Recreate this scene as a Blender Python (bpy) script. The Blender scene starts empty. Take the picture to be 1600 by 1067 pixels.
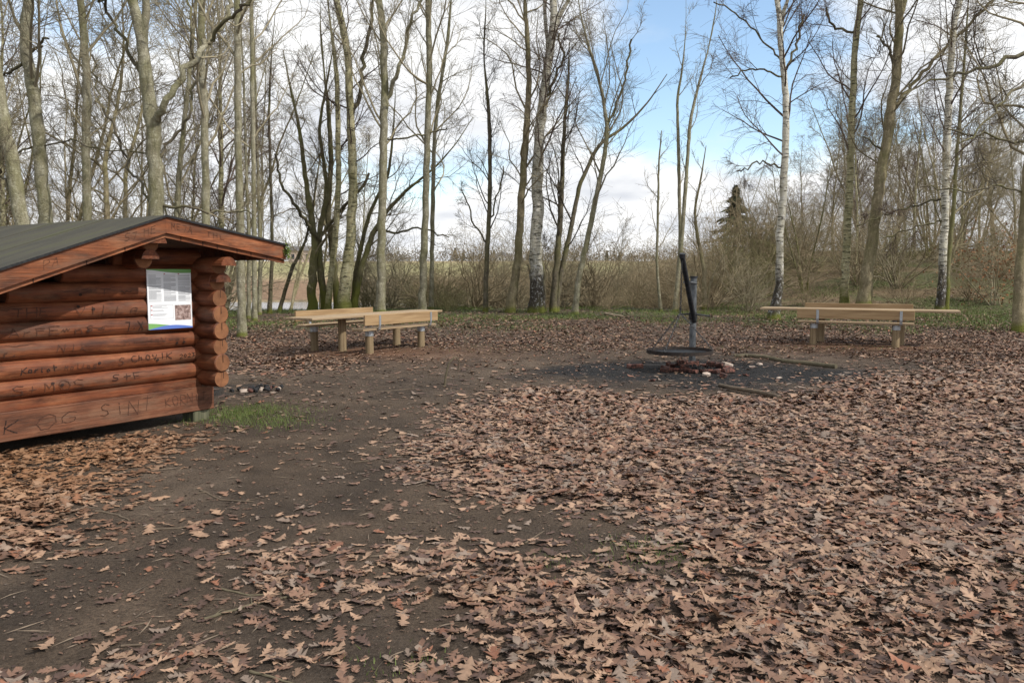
import bpy, math, random
import numpy as np
from mathutils import Vector, Matrix

rng = np.random.default_rng(7)
random.seed(7)
SC = bpy.context.scene
COL = SC.collection

# ------------------------------------------------------------------ camera
F = 1250.0; HEYE = 1.65; W0, H0 = 1600.0, 1067.0; YH = 428.0
PITCH = math.atan((H0/2 - YH)/F)
cam = bpy.data.cameras.new('camera'); camo = bpy.data.objects.new('camera', cam); COL.objects.link(camo)
cam.sensor_width = 36.0; cam.lens = 36.0*F/W0; cam.clip_start = 0.05; cam.clip_end = 6000
camo.location = (0, 0, HEYE); camo.rotation_euler = (math.pi/2 - PITCH, 0, 0)
SC.camera = camo

# ------------------------------------------------------------------ sun and sky
SUN_EL = math.radians(46); SX, SY = 0.88, -0.475      # towards the sun, horizontally
sun_az = math.atan2(SX, SY)                           # clockwise from +Y
sl = bpy.data.lights.new('sun', 'SUN'); sl.energy = 4.6; sl.angle = math.radians(0.7); sl.color = (1.0, 0.95, 0.87)
so = bpy.data.objects.new('sun', sl); COL.objects.link(so); so.location = (20, -12, 25)
sv = Vector((SX*math.cos(SUN_EL), SY*math.cos(SUN_EL), math.sin(SUN_EL))).normalized()
so.rotation_euler = sv.to_track_quat('Z', 'Y').to_euler()

world = bpy.data.worlds.new('World'); SC.world = world; world.use_nodes = True
nt = world.node_tree; N = nt.nodes; L = nt.links
N.clear()
def wn(t, **kw):
    n = N.new(t)
    for k, v in kw.items(): setattr(n, k, v)
    return n
out = wn('ShaderNodeOutputWorld'); bg = wn('ShaderNodeBackground')
sky = wn('ShaderNodeTexSky', sky_type='NISHITA', sun_disc=False)
sky.sun_elevation = SUN_EL; sky.sun_rotation = sun_az; sky.air_density = 1.0; sky.dust_density = 0.6; sky.ozone_density = 1.2
tc = wn('ShaderNodeTexCoord')
sep = wn('ShaderNodeSeparateXYZ'); L.new(tc.outputs['Generated'], sep.inputs[0])
def wmath(op, a, b=None, clamp=False):
    n = wn('ShaderNodeMath', operation=op, use_clamp=clamp)
    for i, v in enumerate((a, b)):
        if v is None: continue
        if isinstance(v, (int, float)): n.inputs[i].default_value = v
        else: L.new(v, n.inputs[i])
    return n.outputs[0]
zz = wmath('ADD', wmath('MAXIMUM', sep.outputs[2], 0.0), 0.22)
cmb = wn('ShaderNodeCombineXYZ')
L.new(wmath('DIVIDE', sep.outputs[0], zz), cmb.inputs[0]); L.new(wmath('DIVIDE', sep.outputs[1], zz), cmb.inputs[1])
nz = wn('ShaderNodeTexNoise'); nz.inputs['Scale'].default_value = 1.15; nz.inputs['Detail'].default_value = 7; nz.inputs['Roughness'].default_value = 0.52
mp = wn('ShaderNodeMapping'); mp.inputs['Location'].default_value = (3.1, 1.7, 0.0); L.new(cmb.outputs[0], mp.inputs[0]); L.new(mp.outputs[0], nz.inputs['Vector'])
# a gap in the clouds, seen towards the upper middle of the view
def skydir(px, py):
    th = PITCH; x = (px-800)/F; u = -(py-H0/2)/F
    return Vector((x, math.cos(th)+u*math.sin(th), -math.sin(th)+u*math.cos(th))).normalized()
gap = None
for px, py, wdt, amt in ((1080, 20, 0.011, 0.25), (1010, 170, 0.003, 0.11), (730, 225, 0.005, 0.06), (1230, 150, 0.003, 0.08), (560, 250, 0.006, 0.05)):
    d = skydir(px, py)
    dp = wn('ShaderNodeVectorMath', operation='DOT_PRODUCT'); nrm = wn('ShaderNodeVectorMath', operation='NORMALIZE')
    L.new(tc.outputs['Generated'], nrm.inputs[0]); L.new(nrm.outputs[0], dp.inputs[0]); dp.inputs[1].default_value = d
    g = wmath('MULTIPLY', wmath('EXPONENT', wmath('DIVIDE', wmath('SUBTRACT', dp.outputs['Value'], 1.0), wdt)), amt)
    gap = g if gap is None else wmath('ADD', gap, g)
cov = wmath('ADD', wmath('SUBTRACT', nz.outputs[0], gap), wmath('MULTIPLY', wmath('SUBTRACT', 1.0, wmath('MULTIPLY', sep.outputs[2], 7.0), True), 0.22))
mr = wn('ShaderNodeMapRange', interpolation_type='SMOOTHSTEP'); mr.inputs['From Min'].default_value = 0.30; mr.inputs['From Max'].default_value = 0.50
L.new(cov, mr.inputs['Value'])
# cloud shading: grey bellies
nz2 = wn('ShaderNodeTexNoise'); nz2.inputs['Scale'].default_value = 2.6; nz2.inputs['Detail'].default_value = 6
L.new(mp.outputs[0], nz2.inputs['Vector'])
crp = wn('ShaderNodeValToRGB'); L.new(nz2.outputs[0], crp.inputs[0])
crp.color_ramp.elements[0].position = 0.33; crp.color_ramp.elements[0].color = (7.7, 8.0, 8.6, 1)
crp.color_ramp.elements[1].position = 0.58; crp.color_ramp.elements[1].color = (11.2, 11.25, 11.3, 1)
skb = wn('ShaderNodeMix', data_type='RGBA', blend_type='MULTIPLY'); skb.inputs[0].default_value = 1.0
L.new(sky.outputs[0], skb.inputs[6]); skb.inputs[7].default_value = (2.3, 2.3, 2.2, 1)
mx = wn('ShaderNodeMix', data_type='RGBA'); L.new(mr.outputs[0], mx.inputs[0]); L.new(skb.outputs[2], mx.inputs[6]); L.new(crp.outputs[0], mx.inputs[7])
L.new(mx.outputs[2], bg.inputs[0]); bg.inputs[1].default_value = 0.1; L.new(bg.outputs[0], out.inputs[0])

vs = SC.view_settings; vs.view_transform = 'Standard'; vs.look = 'None'; vs.exposure = 0.0; vs.gamma = 1.0; vs.use_curve_mapping = False
SC.render.engine = 'CYCLES'

# ------------------------------------------------------------------ pixel helpers
CT, ST = math.cos(PITCH), math.sin(PITCH)
def ray(px, py):
    x = (px-800)/F; u = -(py-H0/2)/F
    return np.array([x, CT+u*ST, -ST+u*CT])
EYE = np.array([0, 0, HEYE])
def atz(px, py, z=0.0):
    r = ray(px, py); return EYE + r*((z-HEYE)/r[2])
def atY(px, py, Y):
    r = ray(px, py); return EYE + r*(Y/r[1])
def sst(a, b, x):
    t = np.clip((x-a)/(b-a), 0, 1); return t*t*(3-2*t)

# smooth value noise for terrain and masks
_tab = rng.random((64, 64))
def vnoise(x, y):
    xi = np.floor(x).astype(int); yi = np.floor(y).astype(int); fx = x-xi; fy = y-yi
    fx = fx*fx*(3-2*fx); fy = fy*fy*(3-2*fy)
    a = _tab[xi % 64, yi % 64]; b = _tab[(xi+1) % 64, yi % 64]; c = _tab[xi % 64, (yi+1) % 64]; d = _tab[(xi+1) % 64, (yi+1) % 64]
    return (a*(1-fx)+b*fx)*(1-fy)+(c*(1-fx)+d*fx)*fy
def fbm(x, y, o=3):
    s = 0; a = 0.5
    for i in range(o):
        s = s + a*vnoise(x*2**i+13.7*i, y*2**i+5.1*i); a *= 0.5
    return s

def terrain(x, y):
    x = np.asarray(x, float); y = np.asarray(y, float)
    bank = 0.04*sst(12, 17, y) + 0.21*sst(18.5, 27, y)
    left = 0.04*sst(12, 17, y) + 0.13*sst(18.5, 27, y)*sst(-9.0, -5.5, x) - 1.15*sst(34.5, 43, y) + 0.55*sst(66, 73, y) + np.maximum(y-73, 0)*0.0295 - np.maximum(y-320, 0)*0.0195 - np.maximum(y-700, 0)*0.008
    right = bank + np.clip(y-26.5, 0, 30)*0.10*sst(26, 31, y) + np.maximum(y-56, 0)*0.012
    w = sst(6, 15, x-(y-27)*0.12)
    z = left*(1-w)+right*w
    near = 1-sst(28, 40, y)
    z = z + near*((fbm(x*0.9, y*0.9)-0.44)*0.05 + (fbm(x*4+9, y*4+3, 2)-0.37)*0.032) + (1-near)*(fbm(x*0.25, y*0.25)-0.44)*0.25*(1-sst(44, 50, y)*(1-w)*(1-sst(68, 80, y)))
    return z
def gz(x, y): return float(terrain(np.array([x]), np.array([y]))[0])
def base_on_ground(px, py, dmin=12.0, dmax=60.0):
    r = ray(px, py)
    Ds = np.arange(dmin, dmax, 0.05); P = EYE[None]+r[None]*(Ds/r[1])[:, None]
    hit = np.nonzero(P[:, 2] <= terrain(P[:, 0], P[:, 1]))[0]
    i = hit[0] if len(hit) else len(Ds)-1
    return P[i]

# ------------------------------------------------------------------ object helpers
def tag(o, label=None, cat=None, group=None, kind=None):
    if label: o['label'] = label
    if cat: o['category'] = cat
    if group: o['group'] = group
    if kind: o['kind'] = kind
    return o
def link(name, me, mat=None, parent=None, loc=None):
    o = bpy.data.objects.new(name, me); COL.objects.link(o)
    if mat is not None and len(me.materials) == 0: me.materials.append(mat)
    if parent is not None: o.parent = parent
    if loc is not None: o.location = loc
    return o
def empty(name, loc=(0, 0, 0), rz=0.0):
    o = bpy.data.objects.new(name, None); COL.objects.link(o); o.location = loc; o.rotation_euler = (0, 0, rz); o.empty_display_size = 0.2
    return o
def mesh_np(name, v, f, smooth=False, mats=None, midx=None):
    """v (n,3); f (m,k) one face size"""
    me = bpy.data.meshes.new(name); v = np.asarray(v, np.float32); f = np.asarray(f, np.int32)
    m, k = f.shape
    me.vertices.add(len(v)); me.vertices.foreach_set('co', v.ravel())
    me.loops.add(m*k); me.loops.foreach_set('vertex_index', f.ravel())
    me.polygons.add(m); me.polygons.foreach_set('loop_start', np.arange(0, m*k, k, dtype=np.int32))
    if smooth: me.polygons.foreach_set('use_smooth', np.ones(m, bool))
    if midx is not None: me.polygons.foreach_set('material_index', np.asarray(midx, np.int32))
    for mt in (mats or []): me.materials.append(mt)
    me.update(calc_edges=True)
    return me
def vcol(me, cols):
    a = me.color_attributes.new('Col', 'FLOAT_COLOR', 'POINT')
    c = np.ones((len(me.vertices), 4), np.float32); c[:, :3] = cols
    a.data.foreach_set('color', c.ravel())
class MB:
    """mixed-face mesh builder"""
    def __init__(s): s.v = []; s.f = []
    def add(s, v, f):
        b = len(s.v); s.v += [tuple(map(float, p)) for p in v]; s.f += [tuple(i+b for i in q) for q in f]
    def box(s, c, size, M=None, bev=0.0):
        hx, hy, hz = [q/2 for q in size]
        if bev > 0:
            b = bev; v = []
            # chamfered box through convex hull style: 24 verts
            for sx in (-1, 1):
                for sy in (-1, 1):
                    for sz in (-1, 1):
                        v += [(sx*hx, sy*(hy-b), sz*(hz-b)), (sx*(hx-b), sy*hy, sz*(hz-b)), (sx*(hx-b), sy*(hy-b), sz*hz)]
            import bmesh
            bm = bmesh.new(); vs_ = [bm.verts.new(p) for p in v]
            bmesh.ops.convex_hull(bm, input=vs_); bmesh.ops.dissolve_limit(bm, angle_limit=0.01, verts=bm.verts[:], edges=bm.edges[:])
            bm.verts.index_update()
            v = [tuple(p.co) for p in bm.verts]; f = [tuple(q.index for q in fc.verts) for fc in bm.faces]; bm.free()
        else:
            v = [(x, y, z) for x in (-hx, hx) for y in (-hy, hy) for z in (-hz, hz)]
            f = [(0, 1, 3, 2), (4, 6, 7, 5), (0, 4, 5, 1), (2, 3, 7, 6), (0, 2, 6, 4), (1, 5, 7, 3)]
        v = [Vector(p) for p in v]
        if M is not None: v = [M @ p for p in v]
        s.add([p+Vector(c) for p in v], f)
    def tube(s, pts, rad, n=10, caps=True):
        pts = [Vector(p) for p in pts]; k = len(pts)
        if not hasattr(rad, '__len__'): rad = [rad]*k
        d = (pts[-1]-pts[0]).normalized(); up = Vector((0, 0, 1)) if abs(d.z) < 0.9 else Vector((1, 0, 0))
        v = []
        for i, p in enumerate(pts):
            t = (pts[min(i+1, k-1)]-pts[max(i-1, 0)]).normalized()
            a = t.cross(up).normalized(); b = t.cross(a)
            for j in range(n):
                w = 2*math.pi*j/n; v.append(p+(a*math.cos(w)+b*math.sin(w))*rad[i])
        f = [(i*n+j, i*n+(j+1) % n, (i+1)*n+(j+1) % n, (i+1)*n+j) for i in range(k-1) for j in range(n)]
        if caps: f += [tuple(range(n-1, -1, -1)), tuple(range((k-1)*n, k*n))]
        s.add(v, f)
    def build(s, name, mat, parent=None, smooth=False, loc=None):
        me = bpy.data.meshes.new(name); me.from_pydata(s.v, [], s.f); me.update()
        if smooth:
            me.polygons.foreach_set('use_smooth', np.ones(len(me.polygons), bool))
            try: me.set_sharp_from_angle(angle=math.radians(40))
            except Exception: pass
        return link(name, me, mat, parent, loc)

# ------------------------------------------------------------------ materials
class NT:
    def __init__(s, name):
        s.m = bpy.data.materials.new(name); s.m.use_nodes = True; s.t = s.m.node_tree; s.b = s.t.nodes['Principled BSDF']
    def n(s, t, **kw):
        q = s.t.nodes.new(t)
        for k, v in kw.items():
            if k.startswith('_'): q.inputs[k[1:].replace('_', ' ')].default_value = v
            else: setattr(q, k, v)
        return q
    def l(s, a, b): s.t.links.new(a, b)
    def coord(s, scale=(1, 1, 1), kind='Object', loc=(0, 0, 0)):
        c = s.n('ShaderNodeTexCoord'); m = s.n('ShaderNodeMapping'); m.inputs['Scale'].default_value = scale; m.inputs['Location'].default_value = loc
        s.l(c.outputs[kind], m.inputs[0]); return m.outputs[0]
    def noise(s, vec, scale, detail=4, rough=0.55):
        q = s.n('ShaderNodeTexNoise', _Scale=scale, _Detail=detail, _Roughness=rough); s.l(vec, q.inputs['Vector']); return q.outputs[0]
    def ramp(s, fac, stops):
        q = s.n('ShaderNodeValToRGB'); s.l(fac, q.inputs[0]); e = q.color_ramp.elements
        while len(e) < len(stops): e.new(0.5)
        for i, (p, c) in enumerate(stops): e[i].position = p; e[i].color = (*c, 1) if hasattr(c, '__len__') else (c, c, c, 1)
        return q.outputs[0]
    def mix(s, fac, a, b, blend='MIX'):
        q = s.n('ShaderNodeMix', data_type='RGBA', blend_type=blend)
        for i, v in ((0, fac), (6, a), (7, b)):
            if isinstance(v, (int, float)): q.inputs[i].default_value = v
            elif isinstance(v, tuple): q.inputs[i].default_value = (*v, 1)
            else: s.l(v, q.inputs[i])
        return q.outputs[2]
    def math(s, op, a, b=0.0, clamp=False):
        q = s.n('ShaderNodeMath', operation=op, use_clamp=clamp)
        for i, v in enumerate((a, b)):
            if isinstance(v, (int, float)): q.inputs[i].default_value = v
            else: s.l(v, q.inputs[i])
        return q.outputs[0]
    def bump(s, h, strength, dist=0.01):
        q = s.n('ShaderNodeBump', _Strength=strength, _Distance=dist); s.l(h, q.inputs['Height']); s.l(q.outputs[0], s.b.inputs['Normal'])
    def done(s, col, rough=0.8, metal=0.0, spec=0.3):
        if isinstance(col, tuple): s.b.inputs['Base Color'].default_value = (*col, 1)
        else: s.l(col, s.b.inputs['Base Color'])
        if isinstance(rough, (int, float)): s.b.inputs['Roughness'].default_value = rough
        else: s.l(rough, s.b.inputs['Roughness'])
        s.b.inputs['Metallic'].default_value = metal; s.b.inputs['Specular IOR Level'].default_value = spec
        return s.m

def rnd_bright(q, col, amt=0.35):
    oi = q.n('ShaderNodeObjectInfo'); f = q.math('ADD', q.math('MULTIPLY', oi.outputs['Random'], amt), 1-amt/2)
    cc = q.n('ShaderNodeCombineXYZ')
    for i in range(3): q.l(f, cc.inputs[i])
    return q.mix(1.0, col, cc.outputs[0], 'MULTIPLY')

def m_stain(name, dark, mid, light, axis=0, bright=0.25):
    """stained timber: grain along the local axis"""
    q = NT(name); sc = [9, 9, 9]; sc[axis] = 0.7
    v = q.coord(tuple(sc)); n1 = q.noise(v, 1.6, 6, 0.62)
    sc2 = [40, 40, 40]; sc2[axis] = 1.4; v2 = q.coord(tuple(sc2)); n2 = q.noise(v2, 1.5, 4, 0.6)
    v3 = q.coord((2.4, 2.4, 2.4)); n3 = q.noise(v3, 1.3, 4, 0.6)
    c = q.ramp(q.math('ADD', q.math('MULTIPLY', n1, 0.6), q.math('MULTIPLY', n3, 0.4)), [(0.34, dark), (0.5, mid), (0.66, light)])
    c = q.mix(0.55, c, q.ramp(n2, [(0.35, 0.45), (0.6, 1.0)]), 'MULTIPLY')
    sc4 = [5, 5, 5]; sc4[axis] = 1.1; n5 = q.noise(q.coord(tuple(sc4), loc=(3.3, 1.2, 7.7)), 1.5, 6, 0.7); c = q.mix(q.ramp(n5, [(0.48, 0.0), (0.64, 0.75)]), c, tuple(t*0.45 for t in dark))
    n6 = q.noise(q.coord(tuple(sc4), loc=(9.3, 4.2, 1.7)), 1.2, 6, 0.7); c = q.mix(q.ramp(n6, [(0.50, 0.0), (0.72, 0.6)]), c, (0.17, 0.105, 0.068))
    c = rnd_bright(q, c, bright)
    q.bump(q.math('ADD', n2, n1), 0.6, 0.008)
    return q.done(c, 0.62, spec=0.3)
M = {}
M['log'] = m_stain('stained_log', (0.068, 0.020, 0.009), (0.172, 0.050, 0.019), (0.265, 0.098, 0.042))
M['log_y'] = m_stain('stained_log_side', (0.07, 0.021, 0.009), (0.155, 0.046, 0.018), (0.235, 0.085, 0.036), axis=1)
M['fascia'] = m_stain('stained_fascia', (0.10, 0.036, 0.018), (0.25, 0.078, 0.028), (0.38, 0.16, 0.075))
M['plank'] = m_stain('stained_plank', (0.085, 0.034, 0.019), (0.15, 0.057, 0.029), (0.205, 0.095, 0.052))
q = NT('log_end'); v = q.coord((1, 1, 1)); wv = q.n('ShaderNodeTexWave', wave_type='RINGS', rings_direction='Y', _Scale=26, _Distortion=3.0, _Detail=2)
q.l(v, wv.inputs[0]); n = q.noise(v, 14, 4)
M['log_end'] = q.done(rnd_bright(q, q.mix(0.5, q.ramp(wv.outputs[1], [(0.1, (0.13, 0.052, 0.022)), (0.8, (0.25, 0.115, 0.052))]), q.ramp(n, [(0.3, (0.09, 0.034, 0.016)), (0.7, (0.28, 0.12, 0.055))])), 0.4), 0.8)
def m_wood(name, dark, mid, light, axis=0):
    q = NT(name); sc = [14, 14, 14]; sc[axis] = 0.8
    v = q.coord(tuple(sc)); n1 = q.noise(v, 1.5, 6, 0.6)
    sc2 = [60, 60, 60]; sc2[axis] = 1.5; n2 = q.noise(q.coord(tuple(sc2)), 1.4, 4, 0.6)
    c = q.ramp(n1, [(0.3, dark), (0.52, mid), (0.72, light)]); c = q.mix(0.4, c, q.ramp(n2, [(0.35, 0.6), (0.6, 1.0)]), 'MULTIPLY')
    q.bump(n2, 0.25, 0.004); return q.done(rnd_bright(q, c, 0.16), 0.72)
M['timber'] = m_wood('larch_board', (0.21, 0.145, 0.085), (0.31, 0.225, 0.138), (0.40, 0.31, 0.205))
M['timber_red'] = m_wood('larch_backrest', (0.23, 0.145, 0.072), (0.33, 0.22, 0.115), (0.42, 0.30, 0.17))
M['post'] = m_wood('timber_post', (0.15, 0.105, 0.058), (0.24, 0.175, 0.10), (0.32, 0.25, 0.155), axis=2)
M['post_old'] = m_wood('foundation_timber', (0.05, 0.055, 0.03), (0.10, 0.10, 0.06), (0.17, 0.16, 0.10), axis=2)
q = NT('galvanised_steel'); n = q.noise(q.coord((1, 1, 1)), 45, 4); M['galv'] = q.done(q.ramp(n, [(0.3, (0.30, 0.32, 0.34)), (0.7, (0.48, 0.50, 0.52))]), 0.5, 0.75)
q = NT('black_steel'); n = q.noise(q.coord((1, 1, 1)), 22, 5); M['steel'] = q.done(q.ramp(n, [(0.3, (0.014, 0.015, 0.017)), (0.7, (0.045, 0.047, 0.052))]), 0.5, 0.4)
q = NT('weathered_steel'); n = q.noise(q.coord((1, 1, 0.5)), 18, 5); M['steel_grey'] = q.done(q.ramp(n, [(0.3, (0.05, 0.055, 0.06)), (0.7, (0.17, 0.18, 0.19))]), 0.5, 0.5)
q = NT('sooty_rust'); n = q.noise(q.coord((1, 1, 1)), 26, 5); M['rust'] = q.done(q.ramp(n, [(0.35, (0.012, 0.011, 0.011)), (0.7, (0.042, 0.027, 0.02))]), 0.75, 0.2)
q = NT('roof_felt'); v = q.coord((1, 1, 1)); n = q.noise(v, 160, 3); n2 = q.noise(q.coord((1, 3.0, 1)), 1.1, 5); 
M['felt'] = q.done(q.mix(0.35, q.ramp(n2, [(0.35, (0.044, 0.042, 0.029)), (0.52, (0.066, 0.061, 0.041)), (0.68, (0.072, 0.074, 0.032))]), q.ramp(n, [(0.3, 0.035), (0.7, 0.11)])), 0.95, spec=0.08); q.bump(n, 0.4, 0.004)
q = NT('brick'); v = q.coord((1, 1, 1)); n = q.noise(v, 18, 5); n2 = q.noise(v, 60, 3)
M['brick'] = q.done(rnd_bright(q, q.ramp(n, [(0.36, (0.022, 0.017, 0.016)), (0.52, (0.085, 0.038, 0.030)), (0.72, (0.20, 0.085, 0.062))]), 0.7), 0.9); q.bump(n2, 0.6, 0.006)
q = NT('pale_brick'); n = q.noise(q.coord((1, 1, 1)), 16, 5); M['pale'] = q.done(q.ramp(n, [(0.3, (0.26, 0.20, 0.16)), (0.7, (0.50, 0.42, 0.36))]), 0.9)
def flat(name, c, rough=0.8, metal=0.0): return NT(name).done(c, rough, metal)
M['carve'] = flat('scratched_lettering', (0.030, 0.016, 0.012), 0.9)
M['carve_faint'] = flat('faint_lettering', (0.075, 0.034, 0.022), 0.9); M['paper'] = flat('white_board', (0.74, 0.76, 0.79), 0.45); M['print_grey'] = flat('grey_print', (0.34, 0.35, 0.37), 0.5); M['print_dark'] = flat('dark_print', (0.12, 0.12, 0.13), 0.5)
M['print_green'] = flat('green_print', (0.17, 0.36, 0.12), 0.45); M['print_blue'] = flat('blue_print', (0.10, 0.17, 0.50), 0.45); M['print_red'] = flat('red_print', (0.40, 0.06, 0.05), 0.5)
q = NT('printed_photo'); n = q.noise(q.coord((1, 1, 1)), 38, 6, 0.7); M['photo'] = q.done(q.ramp(n, [(0.32, (0.06, 0.04, 0.04)), (0.5, (0.26, 0.18, 0.16)), (0.66, (0.52, 0.42, 0.40))]), 0.45)
q = NT('charcoal'); n = q.noise(q.coord((1, 1, 1)), 40, 4); M['char'] = q.done(q.ramp(n, [(0.3, (0.008, 0.008, 0.009)), (0.7, (0.03, 0.03, 0.032))]), 0.85)
q = NT('water'); n = q.noise(q.coord((0.5, 1.6, 1)), 3.0, 3); q.bump(n, 0.12, 0.05); M['water'] = q.done((0.05, 0.06, 0.06), 0.08, spec=0.6)
M['white_wall'] = flat('white_render', (0.72, 0.72, 0.70)); M['pink_wall'] = flat('pale_brick_wall', (0.42, 0.34, 0.29)); M['roof_grey'] = flat('grey_tiles', (0.13, 0.125, 0.125)); M['glass'] = flat('dark_glass', (0.03, 0.035, 0.04), 0.15)

# bark
def m_bark(name, a, b, c, kind='grey', moss=0.5, mossh=1.0, darkh=None):
    q = NT(name)
    v = q.coord((1, 1, 0.22)); n1 = q.noise(v, 14, 6, 0.65); n2 = q.noise(q.coord((1, 1, 1)), 3.2, 5, 0.6); n4 = q.noise(q.coord((1, 1, 1)), 34, 4, 0.6)
    col = q.ramp(q.math('ADD', q.math('MULTIPLY', n1, 0.5), q.math('MULTIPLY', n2, 0.5)), [(0.36, a), (0.5, b), (0.64, c)])
    h = n1
    tcn = q.n('ShaderNodeTexCoord'); sp = q.n('ShaderNodeSeparateXYZ'); q.l(tcn.outputs['Object'], sp.inputs[0]); z = sp.outputs[2]
    if kind == 'birch':
        n3 = q.noise(q.coord((1.6, 1.6, 9)), 2.0, 5, 0.7)
        mk = q.ramp(n3, [(0.53, 0.0), (0.60, 1.0)])
        col = q.mix(mk, col, (0.045, 0.038, 0.03))
        if darkh:
            nb = q.noise(q.coord((1, 1, 0.6)), 8, 6, 0.8)
            k = q.math('ADD', q.math('DIVIDE', z, -darkh), q.math('ADD', 0.42, q.math('MULTIPLY', nb, 1.05)))
            mk2 = q.ramp(k, [(0.28, 0.0), (0.62, 1.0)])
            col = q.mix(mk2, col, (0.05, 0.042, 0.034))
        h = n3
    elif kind == 'smooth':
        n3 = q.noise(q.coord((1, 1, 7)), 3.0, 4, 0.6); col = q.mix(q.ramp(n3, [(0.58, 0.0), (0.68, 0.55)]), col, (0.10, 0.09, 0.065))
    # lichen blotches, lenticels, algae and moss
    nl = q.noise(q.coord((1, 1, 0.8)), 11, 5, 0.7); col = q.mix(q.ramp(nl, [(0.54, 0.0), (0.64, 0.5)]), col, tuple(min(0.75, t*1.5) for t in c))
    nd = q.noise(q.coord((1, 1, 2.6)), 19, 4, 0.7); col = q.mix(q.ramp(nd, [(0.57, 0.0), (0.66, 0.75)]), col, tuple(t*0.4 for t in a))
    col = q.mix(q.ramp(q.noise(q.coord((1, 1, 0.5)), 2.1, 4, 0.6), [(0.42, 0.0), (0.66, moss)]), col, (0.15, 0.15, 0.05))
    k = q.math('ADD', q.math('DIVIDE', z, -mossh), q.math('ADD', 0.55, q.math('MULTIPLY', n2, 0.9)))
    col = q.mix(q.ramp(k, [(0.45, 0.0), (0.75, 0.85)]), col, (0.115, 0.125, 0.022))
    q.bump(q.math('ADD', h, n4), 0.9, 0.03)
    return q.done(rnd_bright(q, col, 0.3), 0.9, spec=0.15)
M['birch'] = m_bark('birch_bark', (0.40, 0.37, 0.29), (0.54, 0.51, 0.42), (0.66, 0.64, 0.56), 'birch', 0.15, 0.55, 3.4)
M['birch_y'] = m_bark('yellowed_birch_bark', (0.28, 0.25, 0.14), (0.42, 0.38, 0.23), (0.54, 0.50, 0.34), 'birch', 0.5, 1.5, None)
M['greybark'] = m_bark('pale_grey_bark', (0.13, 0.118, 0.08), (0.225, 0.205, 0.145), (0.34, 0.325, 0.25), 'smooth', 0.5, 0.28)
M['oakbark'] = m_bark('brown_bark', (0.12, 0.10, 0.062), (0.21, 0.175, 0.11), (0.30, 0.26, 0.17), 'grey', 0.5, 0.6)
M['mossbark'] = m_bark('mossy_bark', (0.075, 0.066, 0.04), (0.135, 0.12, 0.07), (0.20, 0.18, 0.11), 'grey', 0.9, 2.6)
M['darkbark'] = m_bark('dark_bark', (0.055, 0.048, 0.036), (0.10, 0.085, 0.06), (0.16, 0.14, 0.10), 'grey', 0.5, 0.5)
def m_twig(name, a, b, spec=0.1):
    q = NT(name); n = q.noise(q.coord((1, 1, 1)), 0.9, 3); return q.done(rnd_bright(q, q.ramp(n, [(0.35, a), (0.65, b)]), 0.4), 0.9, spec=spec)
M['twig_birch'] = m_twig('birch_twig', (0.085, 0.06, 0.048), (0.14, 0.105, 0.085))
M['twig_grey'] = m_twig('grey_twig', (0.19, 0.165, 0.11), (0.29, 0.255, 0.175))
M['twig_oak'] = m_twig('brown_twig', (0.15, 0.125, 0.078), (0.24, 0.205, 0.13))
M['twig_scrub'] = m_twig('scrub_twig', (0.20, 0.16, 0.10), (0.34, 0.275, 0.175))
M['twig_green'] = m_twig('mossy_scrub_twig', (0.13, 0.12, 0.06), (0.22, 0.20, 0.10))
M['twig_dark'] = m_twig('dark_twig', (0.06, 0.05, 0.038), (0.10, 0.085, 0.062))
M['moss'] = m_twig('moss', (0.05, 0.075, 0.015), (0.10, 0.13, 0.03))
M['needle'] = m_twig('conifer_needles', (0.028, 0.040, 0.020), (0.055, 0.066, 0.034))
M['farwood'] = m_twig('distant_wood', (0.10, 0.085, 0.065), (0.16, 0.13, 0.10))
M['beech_leaf'] = m_twig('dry_beech_leaf', (0.26, 0.12, 0.06), (0.36, 0.19, 0.10))
q = NT('grass_blade'); a = q.n('ShaderNodeAttribute', attribute_name='Col'); M['grass'] = q.done(a.outputs[0], 0.6)
q = NT('leaf_litter'); a = q.n('ShaderNodeAttribute', attribute_name='Col'); n = q.noise(q.coord((1, 1, 1)), 60, 4)
M['litter'] = q.done(q.mix(0.5, a.outputs[0], q.ramp(n, [(0.3, 0.62), (0.6, 1.08)]), 'MULTIPLY'), 0.55, spec=0.35)
LEAFC = {'tan': (0.268, 0.170, 0.112), 'brown': (0.168, 0.094, 0.062), 'russet': (0.205, 0.088, 0.05), 'grey': (0.20, 0.148, 0.114), 'dark': (0.085, 0.05, 0.037)}
for k_, c_ in LEAFC.items():
    q = NT(k_+'_leaf'); n = q.noise(q.coord((1, 1, 1)), 30, 4); M['leaf_'+k_] = q.done(rnd_bright(q, q.ramp(n, [(0.3, tuple(t*0.62 for t in c_)), (0.62, c_)]), 0.35), 0.55, spec=0.35)

# ground: colour attribute for the kind of soil, fine relief by nodes
q = NT('ground'); a = q.n('ShaderNodeAttribute', attribute_name='Col')
g1 = q.noise(q.coord((1, 1, 1)), 2.2, 6, 0.6); g2 = q.noise(q.coord((1, 1, 1)), 55, 5, 0.65); g3 = q.noise(q.coord((1, 1, 1)), 210, 3, 0.6)
c = q.mix(0.8, a.outputs[0], q.ramp(g1, [(0.3, 0.5), (0.68, 1.3)]), 'MULTIPLY'); c = q.mix(0.85, c, q.ramp(g2, [(0.28, 0.32), (0.72, 1.6)]), 'MULTIPLY')
c = q.mix(q.ramp(g3, [(0.62, 0.0), (0.69, 0.75)]), c, (0.24, 0.205, 0.17))
q.bump(q.math('ADD', q.math('MULTIPLY', g2, 0.7), q.math('MULTIPLY', g3, 0.5)), 1.0, 0.035); M['ground'] = q.done(c, 0.92, spec=0.2)

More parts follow.
